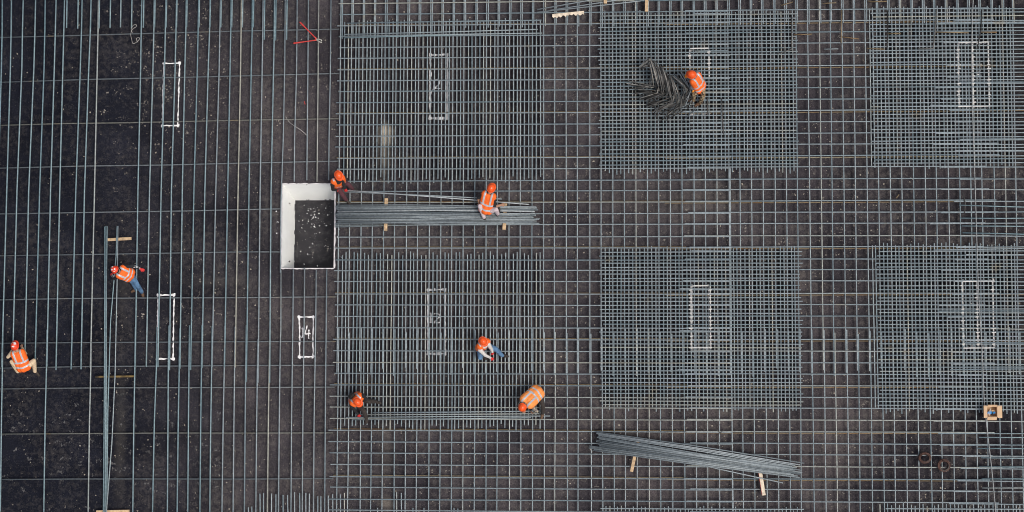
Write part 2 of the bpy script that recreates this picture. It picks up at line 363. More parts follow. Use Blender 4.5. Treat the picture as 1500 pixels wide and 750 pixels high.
for x, ye in ((97.5, 41), (113.8, 42), (132.6, 41), (145, 41.5), (161.2, 41), (176.5, 40), (192.6, 41.5), (210, 40.5), (226.5, 40), (243.4, 40), (258.6, 40), (273.4, 39.5), (291.5, 40), (307.6, 39.5), (323.4, 40), (339.4, 40), (355, 40), (371, 40), (387, 58), (403.6, 59), (419.8, 58)):
    bent([(x + 1, -20), (x, ye)], Z_V + 0.003, left, 'steel_blue', BAR_R * 1.25)

# ---- square grid over the middle and right bays
west = thing('rebar_grid', 'square grid of grey steel bars across the middle bays between the dense mats', 'steel bars')
east = thing('rebar_grid', 'square grid of grey steel bars across the right bays of the floor', 'steel bars')
y_lap_t = wy(38); y_lap0, y_lap1 = wy(484), wy(545)
for i, X in enumerate(VX):
    par = west if X < wx(1040) else east
    X += rj(0.005)
    off = BAR_R * 0.9
    top_end = (wy(52) if i < 11 else wy(37)) + rj(0.04)
    bar((X + rj(.01) + BAR_R * 1.9, Y_T, Z_V), (X + BAR_R * 1.9, top_end, Z_V), par)
    yb = y_lap1 + rj(0.12)
    if i <= 0: yb = wy(548)
    bar((X - off * .6, Y_T, Z_V), (X - off + rj(.008), yb, Z_V), par)
    X2 = X + off
    bar((X2 + rj(.006), y_lap0 + rj(0.1), Z_V), (X2 + rj(0.02), Y_B, Z_V), par)
for j, Y in enumerate(HY):
    Y += rj(0.006)
    sl = -0.0030 * (X_LAP1 - X_L)
    x0 = X_L + rj(0.05) - (0.10 if HY864[j] > 560 else 0)
    blocked = 296 < HY864[j] < 300
    bar((x0, Y + 0.012, Z_H), (X_LAP1 + rj(0.03), Y - 0.006, Z_H), west, 'steel_h')
    o2 = BAR_R * 2.0
    bar((X_LAP0 + rj(0.12), Y + o2 * 0.55, Z_H - .002), (wx(1450) + rj(0.3), Y + o2 * 0.35, Z_H), east, 'steel_h')
    bar((wx(1385) + rj(0.45), Y - o2 * 0.3 + rj(0.006), Z_H + 0.001), (X_R, Y - o2 * .3 + rj(0.02), Z_H + 0.002), east, 'steel_h')
    # every fourth row a rusty carrier bar lies beneath
    if j % 4 == 2:
        bar((X_L, Y + 0.05, Z_CROSS), (X_LAP0, Y + 0.03, Z_CROSS), west, 'steel_rust', BAR_R * 0.85)
        bar((X_LAP0 - 0.6, Y - 0.03, Z_CROSS), (X_R, Y - 0.02, Z_CROSS), east, 'steel_rust', BAR_R * 0.85)
# a vertical bar end that closes the lap of the middle bay
bar((wx(1070), wy(245), Z_V), (wx(1070), wy(760), Z_V), east)

# ---- dense mats: extra bars tied between the bars of the grid
def third_positions(main, lo, hi):
    out = []
    for a, b in zip(main[:-1], main[1:]):
        for k in (1, 2):
            p = a + (b - a) * k / 3 + rj(0.006)
            if min(lo, hi) <= p <= max(lo, hi): out.append(p)
    return out
def mat_(label, xa, xb, ya, yb, both, ext=(0.12, 0.16), lap=False):
    t = thing('rebar_mat', label, 'steel mat', 'dense steel mats under the columns')
    xs = third_positions(VX, wx(xa), wx(xb)); ys = third_positions(HY, wy(ya), wy(yb))
    for i, X in enumerate(xs):
        bar((X + rj(.012), wy(ya) + 0.03 + rj(ext[0]), Z_V - 0.001), (X + rj(.012), wy(yb) - 0.03 + rj(ext[1]), Z_V - 0.001), t)
    if both:
        for Y in ys:
            bar((wx(xa) - 0.03 + rj(0.06), Y + rj(.01), Z_H), (wx(xb) + 0.03 + rj(0.05), Y + rj(.01), Z_H), t, 'steel_h')
            for zv, zh in Z_LOW: bar((wx(xa) + 0.01, Y, zh), (wx(xb) - 0.01, Y, zh), t, 'steel_gap_shade', name='gap_shade_bar')  # crosswise bars of the added layer that darkens the gaps
    for X in xs:                                                    # near-black bars added beneath the mat to darken its gaps
        for zv, zh in (Z_LOW if both else Z_LOW[1:]): bar((X, wy(ya) - 0.06, zv), (X, wy(yb) + 0.06, zv), t, 'steel_gap_shade', name='gap_shade_bar')
    return t, xs, ys
m1, _, _ = mat_('dense steel mat of close upright bars in the top middle bay, around painted number 12', 499, 795, 29, 261, False, (0.05, 0.10))
m4, _, _ = mat_('dense steel mat of close upright bars in the lower middle bay where three workers crouch', 495, 796, 372, 625, False, (0.06, 0.10))
m2, xs2, ys2 = mat_('dense square steel mat under the black heap of bent bars', 880, 1168, 19, 251, True, (0.05, 0.07))
m5, xs5, ys5 = mat_('dense square steel mat with painted outline, below the black heap of bent bars', 882, 1171, 364, 598, True, (0.05, 0.07))
m3, xs3, ys3 = mat_('dense square steel mat in the top right corner', 1281, 1530, 17, 245, True, (0.05, 0.07))
m6, xs6, ys6 = mat_('dense square steel mat at the right edge just above the cardboard box', 1285, 1530, 360, 600, True, (0.05, 0.07))
for m, ya, yb in ((m3, 16, 247), (m6, 360, 597)):
    for x in (1277.5, 1282.0):
        bar((wx(x), wy(ya), Z_V), (wx(x) + 0.01, wy(yb), Z_V), m)
for m, ys in ((m3, ys3), (m6, ys6)):
    for Y in ys:
        if random.random() < 0.22:
            y_ = Y + BAR_R * 1.9 + rj(0.02)
            bar((wx(1390) + rj(0.5), y_, Z_H + 0.004), (X_R, y_ + rj(0.05), Z_H + 0.004), m, 'steel_h')
for m, ys in ((m2, ys2), (m5, ys5)):
    for Y in ys[::7]:
        bar((X_LAP0 + rj(0.3), Y + BAR_R * 1.9, Z_H + 0.003), (X_LAP1 + rj(0.06), Y + BAR_R * 1.2 + rj(.01), Z_H + 0.003), m, 'steel_h')
# edge mats that begin at the lower border of the photo
e1 = thing('rebar_mat', 'tips of a steel mat at the bottom edge left of the middle grid', 'steel mat', 'dense steel mats under the columns')
for x, y in ((364, 743), (369, 742), (380.8, 723), (386, 722), (397.6, 723), (404, 724), (414.6, 725), (421.5, 725), (431.6, 721), (439, 722), (448, 722), (453, 723), (465.4, 727), (470, 727), (481, 726), (487.5, 724), (498.6, 724), (504.5, 722), (509, 722)):
    bar(G(x, y, Z_V), (G(x, 775, Z_V)), e1)
for x, y in ((553, 744), (581, 721), (588, 722), (605, 744), (621, 744), (665, 744), (670.5, 745)): bar(G(x, y, Z_V), (G(x, 775, Z_V)), e1)
e2 = thing('rebar_mat', 'tips of a square steel mat at the bottom edge below the slanting bundle', 'steel mat', 'dense steel mats under the columns')
for X in third_positions(VX, wx(880), wx(1168)): bar((X, wy(743) + rj(.06), Z_V), (X, Y_B, Z_V), e2)
for y in (745, 755.5, 761): bar((wx(879), wy(y), Z_H), (wx(1173), wy(y) + .02, Z_H), e2)
e3 = thing('rebar_mat', 'tips of a square steel mat in the bottom right corner', 'steel mat', 'dense steel mats under the columns')
for X in third_positions(VX, wx(1280), wx(1530)): bar((X, wy(739, 1400) + rj(.06), Z_V), (X, Y_B, Z_V), e3)
for y in (744.5, 756, 761): bar((wx(1297, 740), wy(y - 2), Z_H), (X_R, wy(y - 3), Z_H), e3)

# ---- loose straight bars, each one a thing
def loose(label, p0, p1, z, mat='steel_grey', r=BAR_R, z1=None, group='loose bars lying on the grid', mid=None, name='loose_bar'):
    pts = [(*p0, z)] + ([(*m, (z + (z1 or z)) / 2) for m in mid] if mid else [((p0[0] + p1[0]) / 2 + rj(.4), (p0[1] + p1[1]) / 2 + rj(.4), (z + (z if z1 is None else z1)) / 2)]) + [(*p1, z if z1 is None else z1)]
    o = bent(pts, z, None, mat, r, name)
    return tag(o, label, 'steel bar', group)
ZL = Z_TOP + BAR_R
loose('steel bar lying along the top edge of the top middle mat, uppermost', (508, 34), (793, 29.5), ZL, 'steel')
loose('steel bar lying along the top edge of the top middle mat, second down, shorter', (504, 50.5), (788, 43), ZL, 'steel')
loose('steel bar lying along the top edge of the top middle mat, third down', (502, 53.2), (794, 48.5), ZL, 'steel')
loose('steel bar lying along the top edge of the top middle mat, lowest', (505, 55.4), (660, 51.6), ZL + .01, 'steel_blue')
loose('steel bar on the lower middle mat, uppermost between the two bottom workers', (546, 604.5), (795, 602), ZL, 'steel')
loose('steel bar on the lower middle mat, second down between the two bottom workers', (520, 607.5), (790, 606), ZL, 'steel')
loose('steel bar on the lower middle mat whose right end sticks out past the bent worker', (507, 611.5), (806, 609.3), ZL, 'steel')
loose('steel bar on the lower middle mat, lowest between the two bottom workers', (517, 614.8), (778, 611.8), ZL, 'steel')
loose('long steel bar held at the pit by the crouching worker, upper one', (497, 278), (775, 299.5), 0.55, 'steel_grey', z1=0.34)
loose('long steel bar held at the pit by the crouching worker, lower one', (494, 280.5), (735, 291.5), 0.52, 'steel_grey', z1=0.40)
loose('steel bar lying just below the straight bundle, slightly slanted', (490, 332.5), (790, 327), ZL, 'steel', mid=[(640, 328.6)])
loose('steel bar sticking out below the slanting bundle at its right end', (960, 661), (1147, 707.5), 0.36, 'steel_grey', mid=[(1048, 686)])
for lb, a, b in (('slanting steel bar at the top edge by the sawn plank, upper', (787, 14), (935, -12)), ('slanting steel bar at the top edge by the sawn plank, lower', (786, 18), (985, -4)), ('slanting steel bar at the top edge by the sawn plank, the middle one', (806, 15), (960, -9))):
    loose(lb, a, b, ZL, 'steel_grey')
loose('steel bar along the top edge above the heap of bent bars', (930, 1.5), (1078, -1.0), ZL, 'steel_blue')
for k, (y, x) in enumerate(((300.5, 1405), (319.5, 1408), (331, 1409), (341, 1410))):
    loose('short steel bar at the right edge between the two right mats, %s from the top' % ('first', 'second', 'third', 'lowest')[k], (x, y), (1530, y + [3.5, 0, 1, 3][k]), ZL, 'steel_blue', group='short bars at the right edge')
for k, (y, x) in enumerate(((640.7, 1434), (657, 1432), (670.5, 1437), (684, 1434), (701.5, 1438), (714.8, 1439))):
    loose('short steel bar at the right edge below the cardboard box, %s from the top' % ('first', 'second', 'third', 'fourth', 'fifth', 'lowest')[k], (x, y), (1530, y + rj(1.0)), ZL, 'steel_blue', group='short bars at the right edge')
# left: four bars lie side by side, two more lean away from them
lb = thing('rebar_bundle', 'thin bundle of four long bars standing upright in the picture beside the bending worker', 'bar bundle')
for k, (x0, x1, ys_) in enumerate(((153.2, 151.2, 332), (155.2, 153.2, 331), (157.2, 155.0, 331.5))):
    bent([(x0, ys_, .225), ((x0 + 154) / 2 + rj(.2), 440, .212), (x1 + 1.5, 600, .212), (x1, 775, .225)], 0.21, lb, 'steel_blue')
bent([(155.4, 345, .26), (155.6, 440, .246), (154.8, 600, .246), (153.6, 775, .26)], 0.25, lb, 'steel_blue')
loose('long steel bar beside the thin bundle, leaning towards it at its lower end', (171.5, 331.5), (156.5, 745), 0.227, 'steel_blue', z1=.25, mid=[(170, 375), (162, 470), (158, 600)])
loose('greyer long steel bar beside the thin bundle, bowed away from it', (172.8, 331), (155.0, 760), 0.227, 'steel', z1=.28, mid=[(171.8, 400), (168.5, 550), (163.8, 650)])

# ---- bundles of loose bars
b1 = thing('rebar_bundle', 'thick straight bundle of grey bars under the squatting worker beside the pit', 'bar bundle', 'bundles of bars waiting to be laid')
for layer, cnt in ((0, 15), (1, 13), (2, 6)):
    for k in range(cnt):
        t = (k + 0.5) / cnt
        ya = 300.5 + 27.5 * t + rj(1.2); yb = 302.5 + 25.0 * t + rj(1.6); ym = (ya + yb) / 2 + rj(2.0)
        z = 0.335 + layer * BAR_R * 1.8
        xa = random.choice((492, 494, 497)) + rj(1.5); xb = random.choice((780, 785, 789)) + rj(4)
        bent([(xa, ya, z + rj(.008)), (590, (ya * 2 + ym) / 3 + rj(.8), z), (650, ym, z), (720, (ym + yb) / 2 + rj(.8), z), (xb, yb, z + rj(.008))], z, b1, 'steel_grey')
b2 = thing('rebar_bundle', 'slanting bundle of grey bars lying on two battens in the lower right bay', 'bar bundle', 'bundles of bars waiting to be laid')
for layer, cnt in ((0, 13), (1, 8)):
    for k in range(cnt):
        t = (k + 0.5) / cnt
        xa = 878 + (-12 if k > cnt * .6 else 0) + rj(6); xb = 1166 + rj(9)
        ya = 642 + 20 * t + rj(.5); yb = 684 + 15.5 * t + rj(.5)
        z = 0.335 + layer * BAR_R * 1.8
        ya += (xa - 878) * 0.14; yb += (xb - 1168) * 0.14
        xm = (xa + xb) / 2
        bent([(xa, ya, z), (xm, (ya + yb) / 2 + 1.0 + rj(.9), z), (xb, yb, z)], z, b2, 'steel_grey')
for k in range(7):
    ya = 633.0 + 1.55 * k + rj(.3); yb = [679, 681, 681.5, 683, 688, 689, 690][k] + rj(.5)
    xa = 876 + rj(3); xb = [1178, 1172, 1165, 1160, 1166, 1158, 1163][k]
    bent([(xa, ya, .395), ((xa + xb) / 2, (ya + yb) / 2 - [1.5, 1.2, 1, .8, -.2, -.4, -.6][k], .38), (xb, yb, .36)], .32, b2, 'steel_grey')

# ---- heap of bent spacer bars beside the worker
heap = thing('bent_bar_heap', 'tangled heap of black bent spacer bars on the dense mat beside a worker', 'bent bars')
L2 = lambda a, b, t: (a[0] + (b[0] - a[0]) * t, a[1] + (b[1] - a[1]) * t)
def along(pts, t):
    k = min(int(t * (len(pts) - 1)), len(pts) - 2); return L2(pts[k], pts[k + 1], t * (len(pts) - 1) - k)
for k in range(42):                                                 # upright strands along the back of the heap, feet fanning to the left
    t = (k + random.random()) / 42
    top = along([(949, 86), (963, 92), (976, 106), (989, 124)], t); top = (top[0] + rj(2.6), top[1] + rj(2.6))
    ln = 44 - 8 * t + rj(4)
    bulge = 5 + rj(2.5)
    q1 = (top[0] + bulge * .8, top[1] + ln * .35); q2 = (top[0] + bulge + 2, top[1] + ln * .7); low = (top[0] + 8 + rj(2.5), top[1] + ln)
    ft = (low[0] - 42 + 18 * t + rj(6), low[1] - 4 + 22 * t + rj(7))
    zt = 0.78 - .16 * t + rj(.08)
    pts = [(*top, zt), (*q1, zt + .07), (*q2, zt - .08), (*low, 0.34 + rj(.07)), (*ft, ZL + 0.02 + random.random() * .10)]
    if k < 12: pts = [(top[0] - 13 - rj(4), top[1] + 9 + rj(4), zt - .1)] + pts
    if k % 5 == 4: pts = pts[:-1]
    bent(pts, 0, heap, 'steel_black', 0.0135, 'bent_bar', 5)
for k in range(20):                                                 # paler strands reaching to the worker
    t = (k + random.random()) / 20
    a = L2((984, 112), (1001, 108), t); b = L2((1000, 128), (1016, 132), t)
    a = (a[0] + rj(3), a[1] + rj(4)); b = (b[0] + rj(3), b[1] + rj(3))
    c = (b[0] - 5 + rj(5), b[1] + 17 + rj(6)); e = (c[0] - 16 + rj(7), c[1] + 10 + rj(5))
    z = 0.50 + rj(.1)
    bent([(*a, z), (*b, z + .03), (*c, .36 + rj(.05)), (*e, ZL + .02 + random.random() * .06)], 0, heap, 'steel_black' if k % 2 else 'steel_grey', 0.012, 'bent_bar', 5)
for k in range(17):                                                 # feet and tips along the lower left border
    t = (k + .5) / 17
    a = along([(919, 127), (934, 138), (946, 153), (962, 166), (982, 172)], t); a = (a[0] + rj(3), a[1] + rj(3))
    d = L2((28, -2), (30, -18), t)
    b = (a[0] + d[0] + rj(5), a[1] + d[1] + rj(4)); z = ZL + .08 + random.random() * .12
    bent([(*a, z), (*b, z + .05), (b[0] + 3 + rj(2), b[1] - 12 + rj(4), z + .2)], 0, heap, 'steel_black', 0.0135, 'bent_bar', 5)
bent([(1020, 159, ZL), (1000, 177, ZL)], 0, heap, 'steel_grey', 0.014, 'bent_bar', 5)

# ---- brown spacer rods scattered over the top right
def rod(label, pts, r=0.016, mat='steel_rust', z=ZL):
    o = bent(pts, z, None, mat, r, 'bent_rod', 5)
    tag(o, label, 'rod', 'thin rusty rods left on the bars')
rod('rusty upright rod with a foot, on the open grid left of the top right mat', [(1233, 14), (1232.5, 40), (1232, 63)])
rod('short rusty rod slanting right from the upright rod left of the top right mat', [(1233, 54), (1258, 57)])
rod('dark upright rod near the left side of the top right mat', [(1300, 15), (1300.5, 45), (1299.5, 71)], mat='steel_black')
rod('short rusty rod lying across near the left side of the top right mat', [(1300, 49), (1319.5, 49)])
rod('yellowish short rod at the left border of the top right mat', [(1270, 71), (1296, 72)])
rod('dark upright rod in the middle of the top right mat', [(1372, 15), (1370, 45), (1367, 71), (1345, 71.5)], mat='steel_black')
rod('longer rusty rod lying across the middle of the top right mat', [(1371, 47), (1419, 48)], 0.02)
rod('dark bent rod above the painted outline in the top right mat', [(1438, 16), (1437, 45), (1431, 72)], mat='steel_black')
rod('rusty rod above the painted outline in the top right mat', [(1437, 47), (1460, 47.3)], 0.02)
rod('dark rod bent at its foot near the right side of the heap mat', [(1160, 25), (1160, 72), (1139, 79)], mat='steel_black')
rod('short rusty rod crossing the right border of the heap mat', [(1163, 51), (1189, 50)])
rod('short yellowish rod slanting at the top edge right of the heap mat', [(1144, 8), (1161, 3)])
rod('short rusty rod level at the top edge left of the top right mat', [(1205, 5), (1225, 4)])
rod('orange rusty rod at the top edge above the top right mat', [(1272, 2.5), (1299, 2)], 0.02)
rod('short pale rod on the open grid between the two top right mats', [(1207, 72), (1228, 71.5)], mat='steel_grey')
rod('dark thin upright rod right of the worker on the heap mat', [(1057, 144), (1058, 170), (1060, 197)], mat='steel_black')
rod('dark short upright rod just right of the worker by the heap', [(1036, 143), (1037, 168)], mat='steel_black')
rod('thin slanting rod between the two right mats', [(1410, 282), (1414, 297), (1413, 312)], mat='steel_black')
rod('tiny yellow rod slanting on the open grid between the right mats', [(1313, 290), (1317, 285)], 0.02)

# ------------------------------------------------------------------ pit with white walls
pit = thing('pit', 'white walled rectangular pit sunk in the black floor', 'pit', loc=(0, 0, 0))
DEP = -1.15
fl = G(432.5, 293.5, DEP)
T_ = [Vector((px0, py1, 0)), Vector((px1, py1, 0)), Vector((px1, py0, 0)), Vector((px0, py0, 0))]
B_ = [Vector((fl.x, fl.y, DEP)), Vector((px1 - 0.02, fl.y, DEP)), Vector((px1 - 0.02, py0 + 0.05, DEP)), Vector((fl.x, py0 + 0.05, DEP))]
for i in range(4):
    j = (i + 1) % 4; n_ = 10
    vs, fs = [], []
    nrm = ((T_[j] - T_[i]).cross(Vector((0, 0, 1)))).normalized()      # pointing away from the opening or into it: only for the edge wobble
    for a in range(n_ + 1):
        u = a / n_
        for w in (0, .25, .5, .75, 1):
            p = T_[i].lerp(T_[j], u).lerp(B_[i].lerp(B_[j], u), w)
            if 0 < a < n_ and 0 < w < 1: p = p + nrm * rj(0.006)
            vs.append(p)
    for a in range(n_):
        for w in range(4): fs.append((a * 5 + w, a * 5 + w + 1, (a + 1) * 5 + w + 1, (a + 1) * 5 + w))
    o = mesh_obj('wall', vs, fs, M['pit_wall'], pit, True)
mesh_obj('floor', [b + Vector((x, y, 0.0)) for b, x, y in zip(B_, (-.1, .1, .1, -.1), (.1, .1, -.1, -.1))], [(0, 3, 2, 1)], M['pit_floor'], pit)
# ragged foam edge along the rim, proud of the membrane
for i in range(4):
    j = (i + 1) % 4
    out = -((T_[j] - T_[i]).normalized().cross(Vector((0, 0, -1))))
    out = Vector((0, 1, 0)) if i == 0 else Vector((1, 0, 0)) if i == 1 else Vector((0, -1, 0)) if i == 2 else Vector((-1, 0, 0))
    n_ = 26; vs, fs = [], []
    for a in range(n_ + 1):
        p = T_[i].lerp(T_[j], a / n_); wdt = [0.016, 0.036, 0.022, 0.02][i] + rj(0.012)
        inn = -out * 0.008
        vs += [p + inn + Vector((0, 0, -0.05)), p + inn + Vector((0, 0, 0.018)), p + out * wdt + Vector((0, 0, 0.016)), p + out * wdt + Vector((0, 0, -0.01))]
    for a in range(n_):
        for w in range(3): fs.append((a * 4 + w, a * 4 + w + 1, (a + 1) * 4 + w + 1, (a + 1) * 4 + w))
    mesh_obj('rim', vs, fs, M['pit_rim'], pit)
# dark open joint where the walls meet the floor, ragged white crumbs left along it
def flakes(name, pts, smin, smax, mat, parent, z, flat=0.35):
    vs, fs = [], []
    for (x, y) in pts:
        s = smin + (smax - smin) * random.random() ** 3; a0 = random.random() * 6.28; k = random.choice((4, 5)); b = len(vs)
        el = random.uniform(0.35, 1.0); ca, sa = math.cos(a0), math.sin(a0)
        for q in range(k):
            an = 6.283 * q / k + rj(.4); r_ = s * random.uniform(.6, 1.0)
            u, v = math.cos(an) * r_, math.sin(an) * r_ * el
            vs.append((x + u * ca - v * sa, y + u * sa + v * ca, z + 0.001))
        vs.append((x + rj(s * .2), y + rj(s * .2), z + 0.002 + s * flat * random.random()))
        for q in range(k): fs.append((b + q, b + (q + 1) % k, b + k))
    o = mesh_obj(name, vs, fs, mat, parent); o['kind'] = 'stuff'; return o
pts = []
for _ in range(170):
    if random.random() < 0.6: p = G(random.gauss(462, 10), random.gauss(318, 13), DEP)
    else: p = G(random.uniform(434, 489), random.uniform(296, 392), DEP)
    if B_[0].x + .05 < p.x < B_[1].x - .02 and B_[2].y < p.y < B_[0].y - .03: pts.append((p.x, p.y))
flakes('foam_crumbs', pts, 0.005, 0.040, M['crumb'], pit, DEP, 0.5)
pr = []
def on_wall(i, u, w): return T_[i].lerp(T_[(i + 1) % 4], u).lerp(B_[i].lerp(B_[(i + 1) % 4], u), w)
for i, cnt in ((3, 9), (0, 7)):
    for k in range(cnt):
        u = random.random() * .9; w = random.uniform(.95, .99)
        a_, b_ = on_wall(i, u, w), on_wall(i, u + random.uniform(.03, .10), w + rj(.008))
        inn = Vector((.006, 0, 0)) if i == 3 else Vector((0, -.006, 0))
        pr.append(tube_data([a_ + inn, (a_ + b_) / 2 + inn * 1.5, b_ + inn], [.006, .02, .008], 5))
v, f = join(pr); jo = mesh_obj('joint_gap', v, f, M['dark_plastic'], pit); jo['kind'] = 'stuff'
pts = [tuple(G(random.choice((random.gauss(494, 3), random.gauss(409, 4))), random.uniform(290, 395)).xy) for _ in range(26)]
tag(flakes('foam_crumbs', pts, 0.01, 0.07, M['crumb'], None, 0.0, .5), 'white foam crumbs on the floor round the rim of the pit', 'debris')

# ------------------------------------------------------------------ grit and mud chips on the floor
pts = []
while len(pts) < 7500:
    x, y = random.uniform(-10, 1510), random.uniform(-10, 760)
    n_ = noise.fractal(Vector((x / 55, y / 55, 3.1)), 0.8, 2.0, 4) + 0.5
    dens = 0.25 + 0.9 * max(0, n_ - 0.35) * 2
    if x < 170: dens *= 0.45
    if 400 < x < 505 and 262 < y < 400: continue
    if random.random() < dens: pts.append(tuple(G(x, y).xy))
tag(flakes('debris', pts, 0.006, 0.036, M['chip'], None, 0.001, 0.3), 'scattered pale grit and mud chips on the black membrane', 'debris')
# footprints and smears of dry mud along the lower left
pts = []
for _ in range(170):
    x, y = random.uniform(5, 330), random.gauss(655, 42)
    for q in range(7):
        pts.append(tuple(G(x + random.gauss(0, 2.6), y + random.gauss(0, 1.3)).xy))
M['mud'] = plain('mud', (0.075, 0.072, 0.073), 0.95, var=0.6, scale=1.5)
tag(flakes('mud_smears', pts, 0.012, 0.055, M['mud'], None, 0.001, 0.05), 'dry mud smears and footprints on the membrane at lower left', 'mud')
pts = []
for _ in range(900):
    x, y = random.choice(((random.uniform(150, 490), random.uniform(10, 560)), (random.gauss(240, 40), random.gauss(110, 60)), (random.uniform(500, 1500), random.uniform(250, 360)), (random.uniform(500, 1500), random.uniform(610, 745)), (random.uniform(800, 878), random.uniform(20, 740)), (random.uniform(1176, 1275), random.uniform(20, 740))))
    sx_, sy_, nq = random.choice(((3.4, 1.4, 9), (1.6, 1.6, 6), (4.5, 3.5, 8), (1.2, 3.0, 7)))
    for q in range(nq):
        pts.append(tuple(G(x + random.gauss(0, sx_), y + random.gauss(0, sy_)).xy))
M['mud2'] = plain('mud2', (0.16, 0.142, 0.125), 0.95, var=0.75, scale=1.5)
tag(flakes('mud_smears', pts, 0.006, 0.042, M['mud2'], None, 0.001, 0.05), 'crumbled clods of pale dry mud scattered over the middle and right floor', 'mud')

# ------------------------------------------------------------------ painted column outlines on the floor
def stroke(pts_px, w, z=0.004, dens=3.0):
    """wobbly painted line through pixel points"""
    P = []
    for a, b in zip(pts_px[:-1], pts_px[1:]):
        n_ = max(2, int(math.hypot(b[0] - a[0], b[1] - a[1]) / dens))
        for k in range(n_): P.append((a[0] + (b[0] - a[0]) * k / n_, a[1] + (b[1] - a[1]) * k / n_))
    P.append(pts_px[-1]); P = [G(p[0] + rj(.38), p[1] + rj(.38), z) for p in P]
    vs, fs = [], []
    for i, p in enumerate(P):
        t = (P[min(i + 1, len(P) - 1)] - P[max(i - 1, 0)]).normalized(); s = Vector((-t.y, t.x, 0))
        ww = w * random.uniform(.4, 1.35) / 2
        vs += [p + s * ww, p - s * ww]
        if i: fs.append((2 * i - 2, 2 * i - 1, 2 * i + 1, 2 * i))
    return vs, fs
def blob(px, py, r, z=0.006):
    c = G(px, py, z); k = 9
    vs = [c] + [c + Vector((math.cos(6.283 * q / k), math.sin(6.283 * q / k), 0)) * r * random.uniform(.6, 1.2) for q in range(k)]
    return vs, [(0, q + 1, (q + 1) % k + 1) for q in range(k)]
DIG = {'1': [[(0.35, 0.12), (0.6, 0.0), (0.6, 1.0)], [(0.25, 1.0), (0.9, 1.0)]],
       '2': [[(0.05, 0.25), (0.2, 0.04), (0.6, 0.0), (0.9, 0.18), (0.85, 0.42), (0.4, 0.75), (0.05, 1.0), (1.0, 0.96)]],
       '4': [[(0.45, 0.0), (0.05, 0.62), (1.0, 0.62)], [(0.7, 0.3), (0.7, 1.0)]]}
def outline(label, quad, sides='tblr', w=0.040, digits=None, part=False, over=False):
    t = thing('painted_outline', label, 'paint marking', 'painted column outlines on the floor')
    tl, tr, br_, bl = quad
    S = {'t': (tl, tr), 'b': (bl, br_), 'l': (tl, bl), 'r': (tr, br_)}
    pr = [stroke(S[s], w * (1.15 if s in 'tb' else 1.0), 0.004 + 0.0006 * 'tblr'.index(s)) for s in sides]
    for k, c in enumerate(quad):
        if part and k not in part: continue
        pr.append(blob(*c, 0.055, 0.0075))
    v, f = join(pr); mesh_obj('painted_line', v, f, M['white_paint'], t)
    for d in (digits or []):
        ch, x, y, ww, hh = d
        prs = [stroke([(x + a * ww, y + b * hh) for a, b in st], 0.036, 0.009 + .0006 * i, 1.6) for i, st in enumerate(DIG[ch])]
        v, f = join(prs); mesh_obj('painted_digit', v, f, M['white_paint'], t)
    return t
Q = lambda x0, y0, x1, y1, dx=0: [(x0, y0), (x1, y0 - .5), (x1 + dx, y1 - .5), (x0 + dx, y1)]
outline('white painted column outline in the upper part of the left field', Q(240, 93, 263, 184, -2.5))
outline('white painted column outline below the bending worker in the left field', Q(231.5, 432.5, 255, 526, -1.5))
outline('small white painted outline marked 14 below the pit', [(438.5, 464.5), (459, 464.5), (458.5, 522.5), (439, 523)], digits=[('1', 440.5, 480, 5, 14), ('4', 446, 477, 9, 19)])
outline('white painted column outline marked 12 under the top middle mat', Q(630.5, 80.5, 655.5, 173.5, -.5), 'tbrl', digits=[('1', 632, 117, 5, 14), ('2', 636, 116, 9, 14)], w=0.058)
outline('white painted column outline marked 12 under the lower middle mat', Q(627, 424.5, 652, 518.5, 0), 'tbrl', digits=[('1', 628, 458, 5.5, 14), ('2', 634, 459, 11, 14)], w=0.058)
oA = outline('white painted column outline on the heap mat right of the worker', Q(1011, 73, 1038, 167, 0), 'tblr')
oB = outline('white painted column outline on the right of the dense mat below the heap mat', Q(1013.5, 419, 1038, 511, 0), 'tblr')
oC = outline('double white painted column outline on the top right mat', [(1405, 64), (1447, 63.5), (1448, 157), (1406, 157.5)], 'tblr')
oD = outline('double white painted column outline on the right mat above the cardboard box', [(1410.5, 411), (1454, 410.5), (1456, 507), (1412.5, 507.5)], 'tblr')
# the spray also hit the bars that cross the outlines
def overspray(t, lines, xs, ys):
    allx = sorted(VX + xs); ally = sorted(HY + ys)
    for (a, b, k) in lines:
        if a[0] == b[0] or abs(a[0] - b[0]) < abs(a[1] - b[1]):
            X = G(a[0], (a[1] + b[1]) / 2, Z_H).x; y0, y1 = sorted((G(*a, Z_H).y, G(*b, Z_H).y))
            nx = min(allx, key=lambda q: abs(q - X))
            if abs(nx - X) < 0.09: bar((nx, y0, Z_V), (nx + .005, y1, Z_V), t, 'steel', BAR_R * 1.22, 'overspray').data = OV
            for Y in ally:
                if y0 < Y < y1 and random.random() < k: bar((nx - .045 + rj(.02), Y, Z_H), (nx + .045 + rj(.02), Y, Z_H), t, 'steel', BAR_R * 1.22, 'overspray').data = OV
        else:
            Y = G(*a, Z_H).y; x0, x1 = sorted((G(*a, Z_H).x, G(*b, Z_H).x))
            ny = min(ally, key=lambda q: abs(q - Y))
            bar((x0, ny, Z_H), (x1, ny, Z_H), t, 'steel', BAR_R * 1.22, 'overspray').data = OV
M_ = M['overspray']; M['ov'] = M_; OV = unit_bar('ov', 0)
overspray(oA, [((1011, 73), (1038, 73), 1), ((1037.5, 73), (1037.5, 112), .5), ((1011.5, 73), (1011.5, 100), .4)], xs2, ys2)
overspray(oB, [((1013, 419), (1038, 419), 1), ((1014, 419), (1014, 511), .75), ((1038, 419), (1038, 511), .8), ((1012, 511), (1040, 511), 1)], xs5, ys5)
